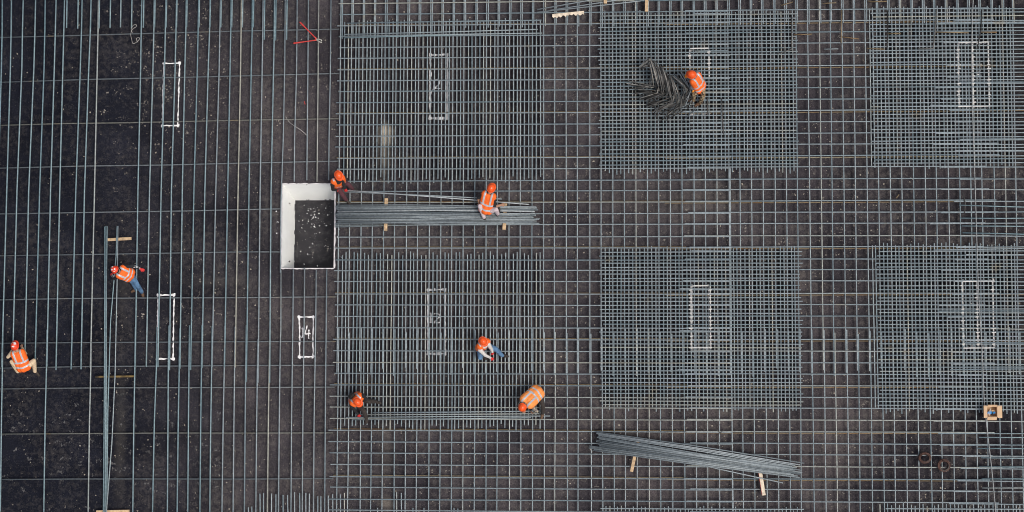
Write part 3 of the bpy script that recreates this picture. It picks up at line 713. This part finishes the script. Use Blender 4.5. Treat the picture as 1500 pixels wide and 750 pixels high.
overspray(oC, [((1404, 64), (1448, 64), 1), ((1405, 64), (1405, 157), .5), ((1424, 64), (1424.5, 157), .8), ((1447.5, 64), (1447.5, 157), .4), ((1404, 157), (1450, 157), 1)], xs3, ys3)
overspray(oD, [((1410, 411), (1455, 411), 1), ((1411.5, 411), (1411.5, 507), .5), ((1432, 411), (1433, 507), .8), ((1455, 411), (1455, 507), .4), ((1411, 507), (1457, 507), 1)], xs6, ys6)
for t, x, y in ((oC, 1430, 96), (oD, 1418, 432)):
    v, f = join([stroke([(x + a * 9, y + b * 13) for a, b in DIG['2'][0]], 0.03, 0.009, 1.6)])
    mesh_obj('painted_digit', v, f, M['white_paint'], t)
mk = stroke([(446.3, 148), (446.8, 153)], 0.022, .005, 1.5)
tag(mesh_obj('paint_dash', *mk, M['red_handle']), 'tiny red paint dash on the floor below the bolt cutter', 'paint marking')

# ------------------------------------------------------------------ timber battens
def batten(label, p0, p1, w, h, z, mat='timber', z1=None, edge=None):
    a, b = G(*p0, z), G(*p1, z if z1 is None else z1); d = (b - a) / 2; s = Vector((-d.y, d.x, 0)).normalized() * w / 2
    v, f = box_data((a + b) / 2, d, s, Vector((0, 0, h / 2)))
    o = mesh_obj('batten', v, f, M[mat]); bevel_obj(o, 0.006)
    tag(o, label, 'batten', 'timber battens lying on the steel')
    if edge:
        c = (a + b) / 2; v, f = box_data(c + s * edge * 1.04, d * 0.985, s * 0.05, Vector((0, 0, h * 0.46)))
        mesh_obj('painted_edge', v, f, M['timber_red'], o)
    return o
batten('pale timber batten under the upper end of the thin upright bundle', (154, 351.5), (192.5, 349.3), 0.085, 0.06, 0.178, 'timber')
batten('dark yellow edged timber batten under the thin bundle beside the left crouching worker', (140, 552), (196, 551.2), 0.055, 0.06, 0.178, 'timber_dark')
batten('timber batten at the bottom edge under the thin upright bundle', (141, 749.5), (189.5, 748.5), 0.075, 0.06, 0.178, 'timber')
batten('left timber batten under the thick straight bundle', (566, 290.5), (564.8, 338), 0.10, 0.08, 0.268, 'timber')
batten('right timber batten under the thick straight bundle', (740.5, 298), (738.5, 336.5), 0.10, 0.08, 0.268, 'timber')
batten('left timber batten under the slanting bundle', (934.5, 646), (925, 691), 0.09, 0.08, 0.268, 'timber')
batten('right pale timber batten with red edge under the slanting bundle', (1110.5, 672), (1119, 725.5), 0.10, 0.08, 0.268, 'timber_pale', edge=-1)
batten('short timber block cut by the top edge, left of the upright one', (887, -6), (886.6, 5.2), 0.095, 0.08, 0.268, 'timber')
batten('narrow timber batten standing upright in the picture at the top edge', (947.5, -4), (947, 17), 0.095, 0.08, 0.268, 'timber')
# plank with notched lower edge
pk = []
A, B = Vector((809, 23.2)), Vector((855.5, 18.4)); n_ = 24
for k in range(n_ + 1):
    p = A.lerp(B, k / n_); pk.append((p, 5.2 + (rj(1.3) - (1.0 if random.random() < .4 and 5 < k < 22 else 0))))
vs, fs = [], []
for zz in (0.228, 0.288):
    for p, wd in pk:
        vs += [G(p.x, p.y - 2.6, zz), G(p.x, p.y - 2.6 + wd, zz)]
m_ = 2 * (n_ + 1)
for k in range(n_):
    a = 2 * k
    fs += [(a, a + 2, a + 3, a + 1), (m_ + a, m_ + a + 1, m_ + a + 3, m_ + a + 2), (a, m_ + a, m_ + a + 2, a + 2), (a + 1, a + 3, m_ + a + 3, m_ + a + 1)]
fs += [(0, 1, m_ + 1, m_), (2 * n_, m_ + 2 * n_, m_ + 2 * n_ + 1, 2 * n_ + 1)]
tag(mesh_obj('plank', vs, fs, M['timber_pale']), 'pale sawn plank with a ragged notched edge on the grid at the top', 'plank', 'timber battens lying on the steel')

# ------------------------------------------------------------------ bolt cutter
bc = thing('bolt_cutter', 'red handled bolt cutter lying open on the bars near the top', 'bolt cutter')
zc = Z_V + BAR_R + 0.018
for p0, p1 in (((440, 33.2), (463.5, 56.8)), ((431, 63.2), (463.5, 58.6))):
    a, b = G(*p0, zc), G(*p1, zc + .01)
    pts = [a, a.lerp(b, .12), a.lerp(b, .3), a.lerp(b, .9), b]
    h = tube('handle', pts, [.024, .025, .019, .017, .026], M['red_handle'], bc, 8)
    tube('grip_end', [a - (b - a).normalized() * 0.03, a + (b - a).normalized() * 0.02], [.018, .026], M['red_handle'], h, 8)
for s in (-1, 1):
    bent([(463, 58 + s * .6, zc), (466, 58.6 + s * 1.4, zc), (469.5, 60 + s * 2.0, zc), (471.5, 60.5 + s * 1.1, zc), (471.3, 60.4 + s * .2, zc)], zc, bc, 'grey', .014, 'jaw') if 'grey' in M else tube('jaw', [G(463, 58 + s * .6, zc), G(466, 58.6 + s * 1.4, zc), G(469.5, 60 + s * 2.0, zc), G(471.5, 60.5 + s * 1.1, zc), G(471.3, 60.4 + s * .2, zc)], [.016, .02, .022, .018, .008], M['tool_steel'], bc, 6)
c = G(464.2, 57.8, zc + .016)
tube('pivot', [c, c + Vector((0, 0, .02))], .022, M['tool_steel'], bc, 8)

# ------------------------------------------------------------------ cardboard box
bx = thing('cardboard_box', 'open cardboard box with blue and white packets on the right mat edge', 'box')
zb = Z_TOP + 0.002; H_ = 0.26
c0 = G(1450.5, 603, zb); hx, hy, th = 0.145, 0.145, 0.006
for dx, dy in ((-1, 0), (1, 0), (0, -1), (0, 1)):
    v, f = box_data(c0 + Vector((dx * hx, dy * hy, H_ / 2)), (th if dx else hx - th, 0, 0), (0, th if dy else hy + th * 0.9, 0), (0, 0, H_ / 2))
    mesh_obj('side', v, f, M['card'], bx)
v, f = box_data(c0 + Vector((0, 0, .006)), (hx - th, 0, 0), (0, hy - th, 0), (0, 0, .005)); mesh_obj('base', v, f, M['card'], bx)
for dx, dy, ln, drop in ((-1, 0, .085, -.01), (1, 0, .125, .01), (0, -1, .085, -.05), (0, 1, .045, .06)):
    e = c0 + Vector((dx * (hx + th), dy * (hy + th), H_)); o_ = Vector((dx * ln, dy * ln, drop)); w_ = Vector((0, hy + .03, 0)) if dx else Vector((hx - .012, 0, 0))
    nz_ = o_.cross(w_).normalized() * .003
    if nz_.z < 0: nz_ = -nz_
    v, f = box_data(e + o_ / 2, o_ / 2, w_, nz_); mesh_obj('flap', v, f, M['card'], bx)
for k in range(10):
    p = G(random.uniform(1445.5, 1456), random.uniform(597.5, 608), zb + .17 + random.random() * .05); a = random.random() * 3
    p.x = max(c0.x - hx + .06, min(c0.x + hx - .06, p.x)); p.y = max(c0.y - hy + .06, min(c0.y + hy - .06, p.y))
    s = random.uniform(.03, .05); ax = Vector((math.cos(a), math.sin(a), rj(.4))) * s; ay = Vector((-math.sin(a), math.cos(a), rj(.3))) * s * .7
    v, f = box_data(p, ax, ay, ax.cross(ay).normalized() * .018)
    pm_ = ('blue_plastic', 'card', 'white_plastic', 'blue_plastic', 'dark_plastic')[k % 5]
    o = mesh_obj('packet', v, f, M[pm_])
    bevel_obj(o, .006)
    tag(o, 'small %s packet among the packets inside the open cardboard box' % {'blue_plastic': 'blue', 'card': 'brown', 'white_plastic': 'white', 'dark_plastic': 'black'}[pm_], 'packet', '%s packets in the cardboard box' % {'blue_plastic': 'blue', 'card': 'brown', 'white_plastic': 'white', 'dark_plastic': 'black'}[pm_])
v, f = box_data(c0 + Vector((-.06, -.01, .205)), (.012, 0, .01), (.02, .10, 0), (0, 0, .02)); 
o = mesh_obj('paper_sleeve', v, f, M['white_plastic']); bevel_obj(o, .004); tag(o, 'slim pale paper sleeve along the left inside of the cardboard box', 'paper')

# ------------------------------------------------------------------ coils of tie wire
def coil(label, px, py, rx, ry, n_, tilt):
    t = thing('wire_coil', label, 'wire coil', 'coils of tie wire on the open grid')
    c = G(px, py, ZL)
    for k in range(n_):
        rr = rj(.03) - .012; zz = 0.012 + 0.09 * k / n_; ph = random.random() * 6
        pts = [c + Vector((math.cos(a) * (rx + rr) + rj(.003), math.sin(a) * (ry + rr) + rj(.003), zz + 0.012 * math.sin(a + ph) + tilt * math.cos(a) * .05)) for a in [6.283 * q / 22 for q in range(22)]]
        tube('wire_loop', pts, 0.014, M['rust_wire'] if k % 4 else M['dark_wire'], t, 5, True)
    return t
coil('reddish rusty coil of wire, the left of the two on the open grid', 1354, 670.5, .160, .140, 20, .5)
coil('greyer coil of wire, the right of the two on the open grid', 1382, 681.5, .160, .160, 22, -.3)

# ------------------------------------------------------------------ cables, strings, wires
def wire(name, label, cat, pts, r, mat):
    # smooth through the pixel points
    P = [Vector(p) for p in pts]; out = []
    for i in range(len(P) - 1):
        p0, p1, p2, p3 = P[max(i - 1, 0)], P[i], P[i + 1], P[min(i + 2, len(P) - 1)]
        for k in range(5):
            t = k / 5
            out.append(0.5 * ((2 * p1) + (p2 - p0) * t + (2 * p0 - 5 * p1 + 4 * p2 - p3) * t * t + (3 * p1 - p0 - 3 * p2 + p3) * t ** 3))
    out.append(P[-1])
    o = tube(name, [G(p.x, p.y, p.z) for p in out], r, M[mat], None, 5); tag(o, label, cat); return o
zw = ZL + 0.005
wire('cable', 'long thin grey cable running down the right side beneath the cardboard box', 'cable', [(1426, -10, zw), (1423.5, 60, zw), (1424.5, 160, zw), (1428, 260, zw), (1430.5, 340, zw), (1433.5, 430, zw), (1439, 520, zw), (1441.5, 585, zw), (1444, 612, zw - .01), (1449, 655, zw), (1454, 700, zw), (1459.5, 760, zw)], .013, 'grey_wire')
wire('string', 'tangled loop of pale string on the dark floor at upper left', 'string', [(194, 48, .192), (192, 43, .192), (195, 37.5, .192), (199, 36, .192), (199.5, 39, .192), (194, 43, .192), (191.5, 50, .192), (193, 58, .192), (194.5, 63.5, .192), (199, 62.5, .192), (204.5, 57, .192), (203, 55, .192), (199.5, 57, .192), (202, 62, .192)], .006, 'rope')
wire('string', 'curved pale string on the floor above the pit', 'string', [(418.5, 171, .02), (424, 179, .02), (432, 185, .192), (440, 190, .192), (446, 195, .192), (449, 198, .192)], .008, 'rope')
wire('wire', 'thin curly wire on the grid above the slanting bundle', 'wire', [(1040, 612, zw), (1052, 621, zw), (1061, 627, zw), (1055, 634, zw), (1050, 629, zw), (1058, 640, zw), (1051, 648, zw), (1056, 657, zw)], .007, 'dark_wire')
wire('wire', 'thin wire slanting across the grid below the lower right mats', 'wire', [(1258, 590, zw), (1266, 606, zw), (1278, 630, zw)], .005, 'dark_wire')
wire('wire', 'long faint wire slanting across the lower right grid', 'wire', [(1272, 672, zw), (1290, 690, zw), (1312, 715, zw), (1324, 737, zw)], .005, 'dark_wire')
wire('wire', 'short wire with a hook at lower right below the box', 'wire', [(1427, 708, zw), (1432, 722, zw), (1437, 728, zw), (1448, 724, zw), (1462, 720, zw)], .008, 'dark_wire')
wire('wire', 'faint curved wire on the open floor between the dense mats at right', 'wire', [(1226, 333, .02), (1234, 331, .02), (1244, 333, .02), (1251, 336, .02)], .005, 'dark_wire')

# ------------------------------------------------------------------ people
def capsule(a, b, ra, rb, sides=12):
    a, b = Vector(a), Vector(b); d = b - a
    if d.length < 1e-5: d = Vector((0, 0, 1e-4))
    z = d.normalized(); x = z.orthogonal().normalized(); y = z.cross(x)
    rings = []
    for q in range(1, 4): an = math.pi / 2 * q / 4; rings.append((a - z * ra * math.cos(an), ra * math.sin(an)))
    rings.append((a, ra)); rings.append((a.lerp(b, .5), (ra + rb) / 2)); rings.append((b, rb))
    for q in range(3, 0, -1): an = math.pi / 2 * q / 4; rings.append((b + z * rb * math.cos(an), rb * math.sin(an)))
    V_ = [a - z * ra]; F_ = []
    for c, r in rings:
        for k in range(sides): an = 6.28319 * k / sides; V_.append(c + x * math.cos(an) * r + y * math.sin(an) * r)
    V_.append(b + z * rb); n_ = len(rings)
    for k in range(sides): F_.append((0, 1 + (k + 1) % sides, 1 + k))
    for i in range(n_ - 1):
        for k in range(sides):
            p = 1 + i * sides; F_.append((p + k, p + (k + 1) % sides, p + sides + (k + 1) % sides, p + sides + k))
    L = len(V_) - 1
    for k in range(sides): F_.append((L, 1 + (n_ - 1) * sides + k, 1 + (n_ - 1) * sides + (k + 1) % sides))
    return V_, F_
def remesh(caps, voxel, smooth=3):
    v, f = join([capsule(a, b, ra, rb) for a, b, ra, rb, *_ in caps])
    me = bpy.data.meshes.new('tmp'); me.from_pydata([tuple(p) for p in v], [], f)
    o = bpy.data.objects.new('tmp', me); COL.objects.link(o)
    md = o.modifiers.new('r', 'REMESH'); md.mode = 'VOXEL'; md.voxel_size = voxel
    sm = o.modifiers.new('s', 'SMOOTH'); sm.factor = 0.5; sm.iterations = smooth
    dg = bpy.context.evaluated_depsgraph_get(); out = bpy.data.meshes.new_from_object(o.evaluated_get(dg))
    bpy.data.objects.remove(o); bpy.data.meshes.remove(me)
    return out
def assign(me, caps, mats):
    n_ = len(me.polygons); C = np.zeros(n_ * 3); me.polygons.foreach_get('center', C); C = C.reshape(-1, 3)
    best = np.full(n_, 1e9); idx = np.zeros(n_, int)
    for a, b, ra, rb, m in caps:
        a = np.array(a); b = np.array(b); d = b - a; L = max(1e-9, float(d @ d))
        t = np.clip(((C - a) @ d) / L, 0, 1); q = a + t[:, None] * d
        dist = np.linalg.norm(C - q, axis=1) - (ra + (rb - ra) * t)
        s = dist < best; best[s] = dist[s]; idx[s] = mats.index(m)
    return C, idx
def helmet(parent, c, up, fwd, mat, stickers=False, K=0.89):
    up = up.normalized(); fwd = (fwd - up * fwd.dot(up)).normalized(); rt = fwd.cross(up)
    seg, rg = 28, 9; vs, fs, mi = [], [], []
    for i in range(rg + 1):
        an = math.pi / 2 * i / rg
        for k in range(seg):
            a = 6.28319 * k / seg; r = math.cos(an) * 0.128 * K; h = math.sin(an) * 0.135
            ridge = 1.0 + 0.05 * max(0, 1 - abs(math.sin(a)) * 5) * math.sin(an) * (1 if i < rg else 0) + (0.06 * max(0, math.cos(a)) if i == 0 else 0)
            vs.append(c + fwd * math.cos(a) * r * 1.14 * ridge + rt * math.sin(a) * r * 0.98 + up * h * (1 + .05 * max(0, 1 - abs(math.sin(a)) * 4)))
    for i in range(rg):
        for k in range(seg):
            fs.append((i * seg + k, i * seg + (k + 1) % seg, (i + 1) * seg + (k + 1) % seg, (i + 1) * seg + k)); mi.append(0)
    o = mesh_obj('helmet', vs, fs, M[mat], parent, True)
    # brim, longer in front
    vs, fs = [], []
    for k in range(seg):
        a = 6.28319 * k / seg; f_ = max(0, math.cos(a)); ext = 0.014 + 0.045 * f_ ** 2
        p = c + fwd * math.cos(a) * .146 * K + rt * math.sin(a) * .1255 * K
        d = (fwd * math.cos(a) + rt * math.sin(a)).normalized()
        vs += [p + up * .004, p + d * ext - up * (.006 + .016 * f_), p + d * ext - up * (.011 + .016 * f_), p - up * .006 - d * .004]
    for k in range(seg):
        for q in range(4): a, b = 4 * k, 4 * ((k + 1) % seg); fs.append((a + q, a + (q + 1) % 4, b + (q + 1) % 4, b + q))
    mesh_obj('brim', vs, fs, M[mat], o, True)
    if stickers:
        rnd = random.Random(stickers)
        for k in range(7):
            az, el = rnd.uniform(0, 6.28), rnd.uniform(.45, 1.25); w = rnd.uniform(.015, .034)
            vs = []
            for u, v in ((-1, -.6), (0, -.9), (1, -.5), (1, .5), (.1, .8), (-1, .6)):
                a2, e2 = az + u * w / (.13 * max(.3, math.cos(el))), el + v * w / .13
                r, h = math.cos(e2) * .1315 * K, math.sin(e2) * .1395
                vs.append(c + fwd * math.cos(a2) * r * 1.14 + rt * math.sin(a2) * r * .98 + up * (h + .004))
            mesh_obj('sticker', vs, [tuple(range(6))], M['sticker'], o)
    return o
def hand_caps(w, d, n, m):
    """palm, four unequal curled fingers, thumb off the side of the palm"""
    d = d.normalized(); n = (n - d * n.dot(d)).normalized(); s = d.cross(n)
    out = [(w, w + d * .07 + s * .012, .030, .026, m), (w + s * .014, w + d * .075 + s * .03, .024, .017, m), (w - s * .012, w + d * .075 - s * .024, .024, .017, m)]
    for k, (off, ln) in enumerate(((.036, .068), (.013, .078), (-.010, .072), (-.032, .056))):
        a = w + d * .082 + s * off; b = a + d * ln * .5 - n * ln * .28; c = b + d * ln * .12 - n * ln * .55
        out += [(a, b, .0105, .0100, m), (b, c, .0100, .0090, m)]
    a = w + d * .025 + s * .034; b = a + d * .028 + s * .026 - n * .012; c = b + d * .034 + s * .004 - n * .02
    out += [(a, b, .0125, .0115, m), (b, c, .0115, .0100, m)]
    return out
def person(label, J, sleeve='black_cloth', fore=None, trouser='denim', boot='boot', glove='skin', vest='vest_orange', hat='helmet_orange', tilt=0.45, head_turn=0.0, stickers=False, pack=False, stripes='back', bulk=0.0):
    P = {k: G(*v) for k, v in J.items()}
    pel = (P['hipL'] + P['hipR']) / 2
    root = thing('person', label, 'person', 'site workers in orange vests', loc=(0, 0, 0))
    u = (P['neck'] - pel); ul = u.length; u.normalize()
    v = (P['shR'] - P['shL']); v = (v - u * v.dot(u)).normalized(); w = u.cross(v)          # w points to the chest side
    zz = Vector((0, 0, 1)); fw = zz.cross(P['shR'] - P['shL']); fw.z = 0; fw.normalize()
    fw = Matrix.Rotation(head_turn, 3, 'Z') @ fw
    hu = (zz + fw * tilt).normalized(); hf = (fw - hu * fw.dot(hu)).normalized(); hr = hf.cross(hu)
    fore = fore or sleeve
    H = P['head']
    caps = []
    sh, hp = (P['shL'], P['shR']), (P['hipL'], P['hipR'])
    tors = []
    for s in (0, 1):
        sgn = (-1, 1)[s]
        top = P['neck'] + v * sgn * .115 - u * .07; bot = pel + v * sgn * .085 + u * .02
        m_ = top.lerp(bot, .55)
        tors += [(top, m_ + w * .01, .092, .098), (m_ + w * .01, bot, .098, .105)]
    tors += [(P['neck'] - u * .10 + w * .02, pel + u * .10 + w * .015, .105, .115)]
    caps += [(*t, sleeve) for t in tors]
    caps += [(P['neck'] - u * .03, sh[0], .06, .068, sleeve), (P['neck'] - u * .03, sh[1], .06, .068, sleeve)]
    caps += [(P['neck'] - u * .04, H - hu * .06, .062, .055, 'skin')]
    # head: skull, jaw, nose, ears, eyes, mouth, hair at the nape
    caps += [(H + hu * .02 - hf * .02, H - hu * .005 + hf * .012, .088, .082, 'skin'), (H - hu * .03 + hf * .02, H - hu * .085 + hf * .05, .068, .040, 'skin'),
             (H - hu * .005 + hf * .092, H - hu * .04 + hf * .108, .010, .015, 'skin'), (H - hu * .075 + hf * .084 - hr * .018, H - hu * .075 + hf * .084 + hr * .018, .010, .010, 'lip')]
    for s in (-1, 1):
        caps += [(H - hu * .015 + hr * s * .086 - hf * .005, H - hu * .05 + hr * s * .082, .016, .012, 'skin'), (H + hu * .002 + hf * .082 + hr * s * .032, H + hu * .002 + hf * .083 + hr * s * .036, .0125, .0125, 'eye')]
    caps += [(H - hu * .03 - hf * .05, H + hu * .03 - hf * .055, .062, .062, 'hair')]
    for s, k in ((0, 'L'), (1, 'R')):
        e, h = P['el' + k], P['ha' + k]
        sl = sh[s].lerp(e, .62)
        caps += [(sh[s], e, .064, .050, sleeve)]
        wr = h - (h - e).normalized() * .055
        caps += [(e, wr, .047, .034, fore), (wr - (wr - e).normalized() * .02, wr, .036, .035, glove)]
        d = (h - e); nrm = (h - pel); side = zz if abs(d.normalized().z) < .8 else fw
        caps += hand_caps(wr, d, side if k == 'L' else side, glove)
        kn, an = P['kn' + k], P['an' + k]
        caps += [(hp[s], kn, .098, .070, trouser), (kn, kn.lerp(an, .35), .068, .068, trouser), (kn.lerp(an, .35), an, .068, .058, trouser)]
        toe = P['to' + k] if ('to' + k) in P else an + fw * .17
        toe = Vector((toe.x, toe.y, 0)); fd = (toe - Vector((an.x, an.y, 0))); fd = fd.normalized() if fd.length > .01 else fw
        g = an.z - .065
        caps += [(an, an - Vector((0, 0, .03)), .056, .058, boot), (Vector((an.x, an.y, g)) - fd * .035, Vector((an.x, an.y, g)) + fd * .10, .047, .048, boot), (Vector((an.x, an.y, g - .008)) + fd * .10, Vector((an.x, an.y, g - .012)) + fd * .165, .046, .036, boot)]
    caps += [(pel + v * -.08, pel + v * .08, .112, .112, trouser)]
    mats = sorted({c[4] for c in caps})
    me = remesh(caps, 0.0105, 2)
    C, idx = assign(me, caps, mats)
    for m in mats: me.materials.append(M[m])
    me.polygons.foreach_set('material_index', idx.astype(np.int32)); me.polygons.foreach_set('use_smooth', [True] * len(me.polygons)); me.update()
    link(bpy.data.objects.new('body', me), root)
    # vest: a looser shell over the torso, arm holes left open by the sleeves passing through
    vc = [(a, b, ra + .022 + bulk, rb + .026 + bulk, 'v') for a, b, ra, rb in tors] + [(P['neck'] + v * s * .08 - u * .045, P['neck'] + v * s * .155 - u * .075, .072, .062, 'v') for s in (-1, 1)]
    vc += [(pel + v * s * .095 + u * .06, pel + v * s * .095 + u * .02, .126, .132, 'v') for s in (-1, 1)]
    vc += [(pel + u * .10 + w * k, pel + u * .01 + w * k, .125 + bulk, .128 + bulk, 'v') for k in (-.035, .02)]
    ve = remesh(vc, 0.012, 4)
    n_ = len(ve.polygons); C = np.zeros(n_ * 3); ve.polygons.foreach_get('center', C); C = C.reshape(-1, 3) - np.array(pel)
    U = C @ np.array(u) / ul; Vv = C @ np.array(v); W = C @ np.array(w)
    U = U + 0.02 * np.sin(Vv * 14 + 1.0)
    st = ((U > .10) & (U < .19)) | ((U > .36) & (U < .45)) | ((U >= .40) & (np.abs(np.abs(Vv) - .105) < .026))
    if stripes == 'chest': st = ((U > .30) & (U < .40)) | ((U >= .3) & (np.abs(np.abs(Vv) - .115) < .022) & (W < .02))
    idx = np.where(st, 1, 0)
    idx = np.where((np.abs(Vv) < .075) & (U > .86) & (W > -.06), 2, idx)
    if stripes == 'back': idx = np.where((W > .10) & (np.abs(Vv) < .03), 2, idx)
    ve.materials.append(M[vest]); ve.materials.append(M['reflective']); ve.materials.append(M[sleeve])
    ve.polygons.foreach_set('material_index', idx.astype(np.int32)); ve.polygons.foreach_set('use_smooth', [True] * n_); ve.update()
    link(bpy.data.objects.new('vest', ve), root)
    if pack:
        pc = [(pel + u * .12 - w * .16, P['neck'] - u * .16 - w * .14, .085, .075), (pel + u * .12 - w * .16 + v * .05, P['neck'] - u * .16 - w * .14 + v * .05, .08, .07)]
        pm = remesh(pc, .014, 3); pm.materials.append(M['dark_cloth']); pm.polygons.foreach_set('use_smooth', [True] * len(pm.polygons)); link(bpy.data.objects.new('back_pouch', pm), root)
    helmet(root, H + hu * .018, hu, hf, hat, stickers)
    return root
D = Z_TOP
person('worker in cream clothes, orange vest and red helmet squatting at the far left', dict(
    head=(22, 507, .80), neck=(25, 514.5, .68), shL=(17, 518, .62), shR=(33.5, 514.5, .62), elL=(11.5, 523, .50), haL=(19, 511, .30), elR=(37.5, 518, .44), haR=(31, 507, .25),
    hipL=(30.5, 540.5, .42), hipR=(39.5, 537.5, .42), knL=(17.5, 530, .46), anL=(26, 544, .12), toL=(20, 541), knR=(49.5, 528.5, .46), anR=(51, 543.5, .12), toR=(57, 549)),
    sleeve='tan_cloth', trouser='tan_cloth', boot='boot', hat='helmet_red', tilt=0.35, stickers=3)
person('worker in blue jeans bending over the long bars at left, one arm stretched back', dict(
    head=(169.5, 395.5, 1.28), neck=(175, 397, 1.20), shL=(174, 404.5, 1.14), shR=(182, 390.5, 1.16), elL=(168, 408, .92), haL=(163, 402, .72), elR=(195, 389.5, 1.10), haR=(208.5, 395, .98),
    hipL=(188.5, 405.5, .90), hipR=(191.5, 401, .90), knL=(195, 414, .47), anL=(199.5, 423.5, .10), toL=(196, 426), knR=(201, 417, .48), anR=(207.5, 427.5, .10), toR=(210, 434)),
    sleeve='black_cloth', fore='patterned_sleeve', trouser='denim', boot='brown_boot', glove='red_glove', hat='helmet_red', tilt=1.0, stickers=5)
person('worker in maroon trousers squatting at the corner of the pit', dict(
    head=(496, 256.5, 1.14), neck=(494.5, 262.5, 1.02), shL=(500.5, 263, .96), shR=(487, 270.5, .96), elL=(503.5, 271, .78), haL=(507, 279, .60), elR=(487.5, 277.5, .76), haR=(497, 279.5, .60),
    hipL=(500, 266, .56), hipR=(493.5, 272, .56), knL=(510, 269.5, .62), anL=(516, 276.5, .315), toL=(523, 280), knR=(501, 284.5, .62), anR=(506.5, 292, .315), toR=(511, 296)),
    sleeve='black_cloth', trouser='maroon_cloth', boot='boot', glove='red_glove', tilt=0.35, stripes='chest')
person('worker in pale trousers squatting on the thick straight bundle', dict(
    head=(719.5, 276, 1.10), neck=(716.8, 283, .98), shL=(707.8, 285.5, .93), shR=(722.8, 291.5, .93), elL=(700.5, 290, .80), haL=(702.5, 299.5, .62), elR=(724.5, 303, .78), haR=(736.5, 299.5, .62),
    hipL=(707.0, 307, .66), hipR=(715.5, 309, .66), knL=(703, 302, .82), anL=(709, 318, .50), toL=(706, 310), knR=(726.5, 307, .84), anR=(729, 313, .50), toR=(733, 307)),
    sleeve='black_cloth', fore='skin', trouser='pale_cloth', boot='dark_cloth', tilt=0.3)
person('worker in jeans with pale sleeve crouching on the lower middle mat, one leg stretched out', dict(
    head=(707.5, 499.5, 1.04), neck=(708.5, 503.5, .92), shL=(715.5, 504, .85), shR=(703, 512.5, .85), elL=(719.5, 511, .66), haL=(722, 518, .46), elR=(711, 520.5, .68), haR=(721.5, 525.5, .48),
    hipL=(709.5, 504, .44), hipR=(703, 509.5, .44), knL=(726.5, 511.5, .58), anL=(735.5, 520.5, .315), toL=(743, 522), knR=(703.5, 524, .55), anR=(706, 520, .315), toR=(712, 525)),
    sleeve='white_cloth', trouser='denim', boot='dark_cloth', glove='red_glove', tilt=0.35, stripes='chest')
person('worker in dark clothes with red gloves squatting at the lower left corner of the mat', dict(
    head=(523.5, 588.5, .98), neck=(523, 586.5, .88), shL=(532, 579.5, .84), shR=(515.5, 595.5, .84), elL=(536.5, 585.5, .66), haL=(539, 588.5, .50), elR=(519.5, 601, .64), haR=(526.5, 609, .42),
    hipL=(524, 581, .46), hipR=(517.5, 586.5, .46), knL=(540, 588, .64), anL=(549, 588, .315), toL=(556, 589.5), knR=(533, 602, .62), anR=(536, 611, .315), toR=(538.5, 618)),
    sleeve='black_cloth', trouser='dark_cloth', boot='dark_cloth', glove='red_glove', tilt=0.3, stripes='chest', pack=True, bulk=0.02)
person('worker with patterned sleeves bent double at the lower right corner of the mat', dict(
    head=(765.5, 596, .88), neck=(770, 590.5, .86), shL=(778.5, 594.5, .80), shR=(764.5, 587, .80), elL=(786.5, 602.5, .66), haL=(780, 605, .42), elR=(760.5, 594, .60), haR=(768, 603, .40),
    hipL=(791, 576.5, .64), hipR=(784.5, 571, .64), knL=(795, 593, .62), anL=(795.5, 604.5, .315), toL=(794, 611), knR=(780, 584, .60), anR=(788, 588, .315), toR=(783, 594)),
    sleeve='camo_sleeve', trouser='dark_cloth', boot='brown_boot', vest='vest_pale', tilt=0.8, bulk=0.025)
person('worker in camouflage trousers and yellow gloves stooping beside the black heap', dict(
    head=(1013.5, 109.5, 1.14), neck=(1017.5, 112.5, 1.04), shL=(1016, 120.5, .97), shR=(1021.5, 106.5, .99), elL=(1012.5, 128, .80), haL=(1016.5, 133.5, .66), elR=(1013, 104.5, .84), haR=(1005.5, 112, .70),
    hipL=(1023.5, 131, .60), hipR=(1028.5, 126, .60), knL=(1017, 138.5, .66), anL=(1015, 146.5, .315), toL=(1009, 149), knR=(1030, 140, .66), anR=(1026, 150, .315), toR=(1021, 155)),
    sleeve='grey_cloth', trouser='camo_brown', boot='brown_boot', glove='yellow_glove', tilt=0.35)
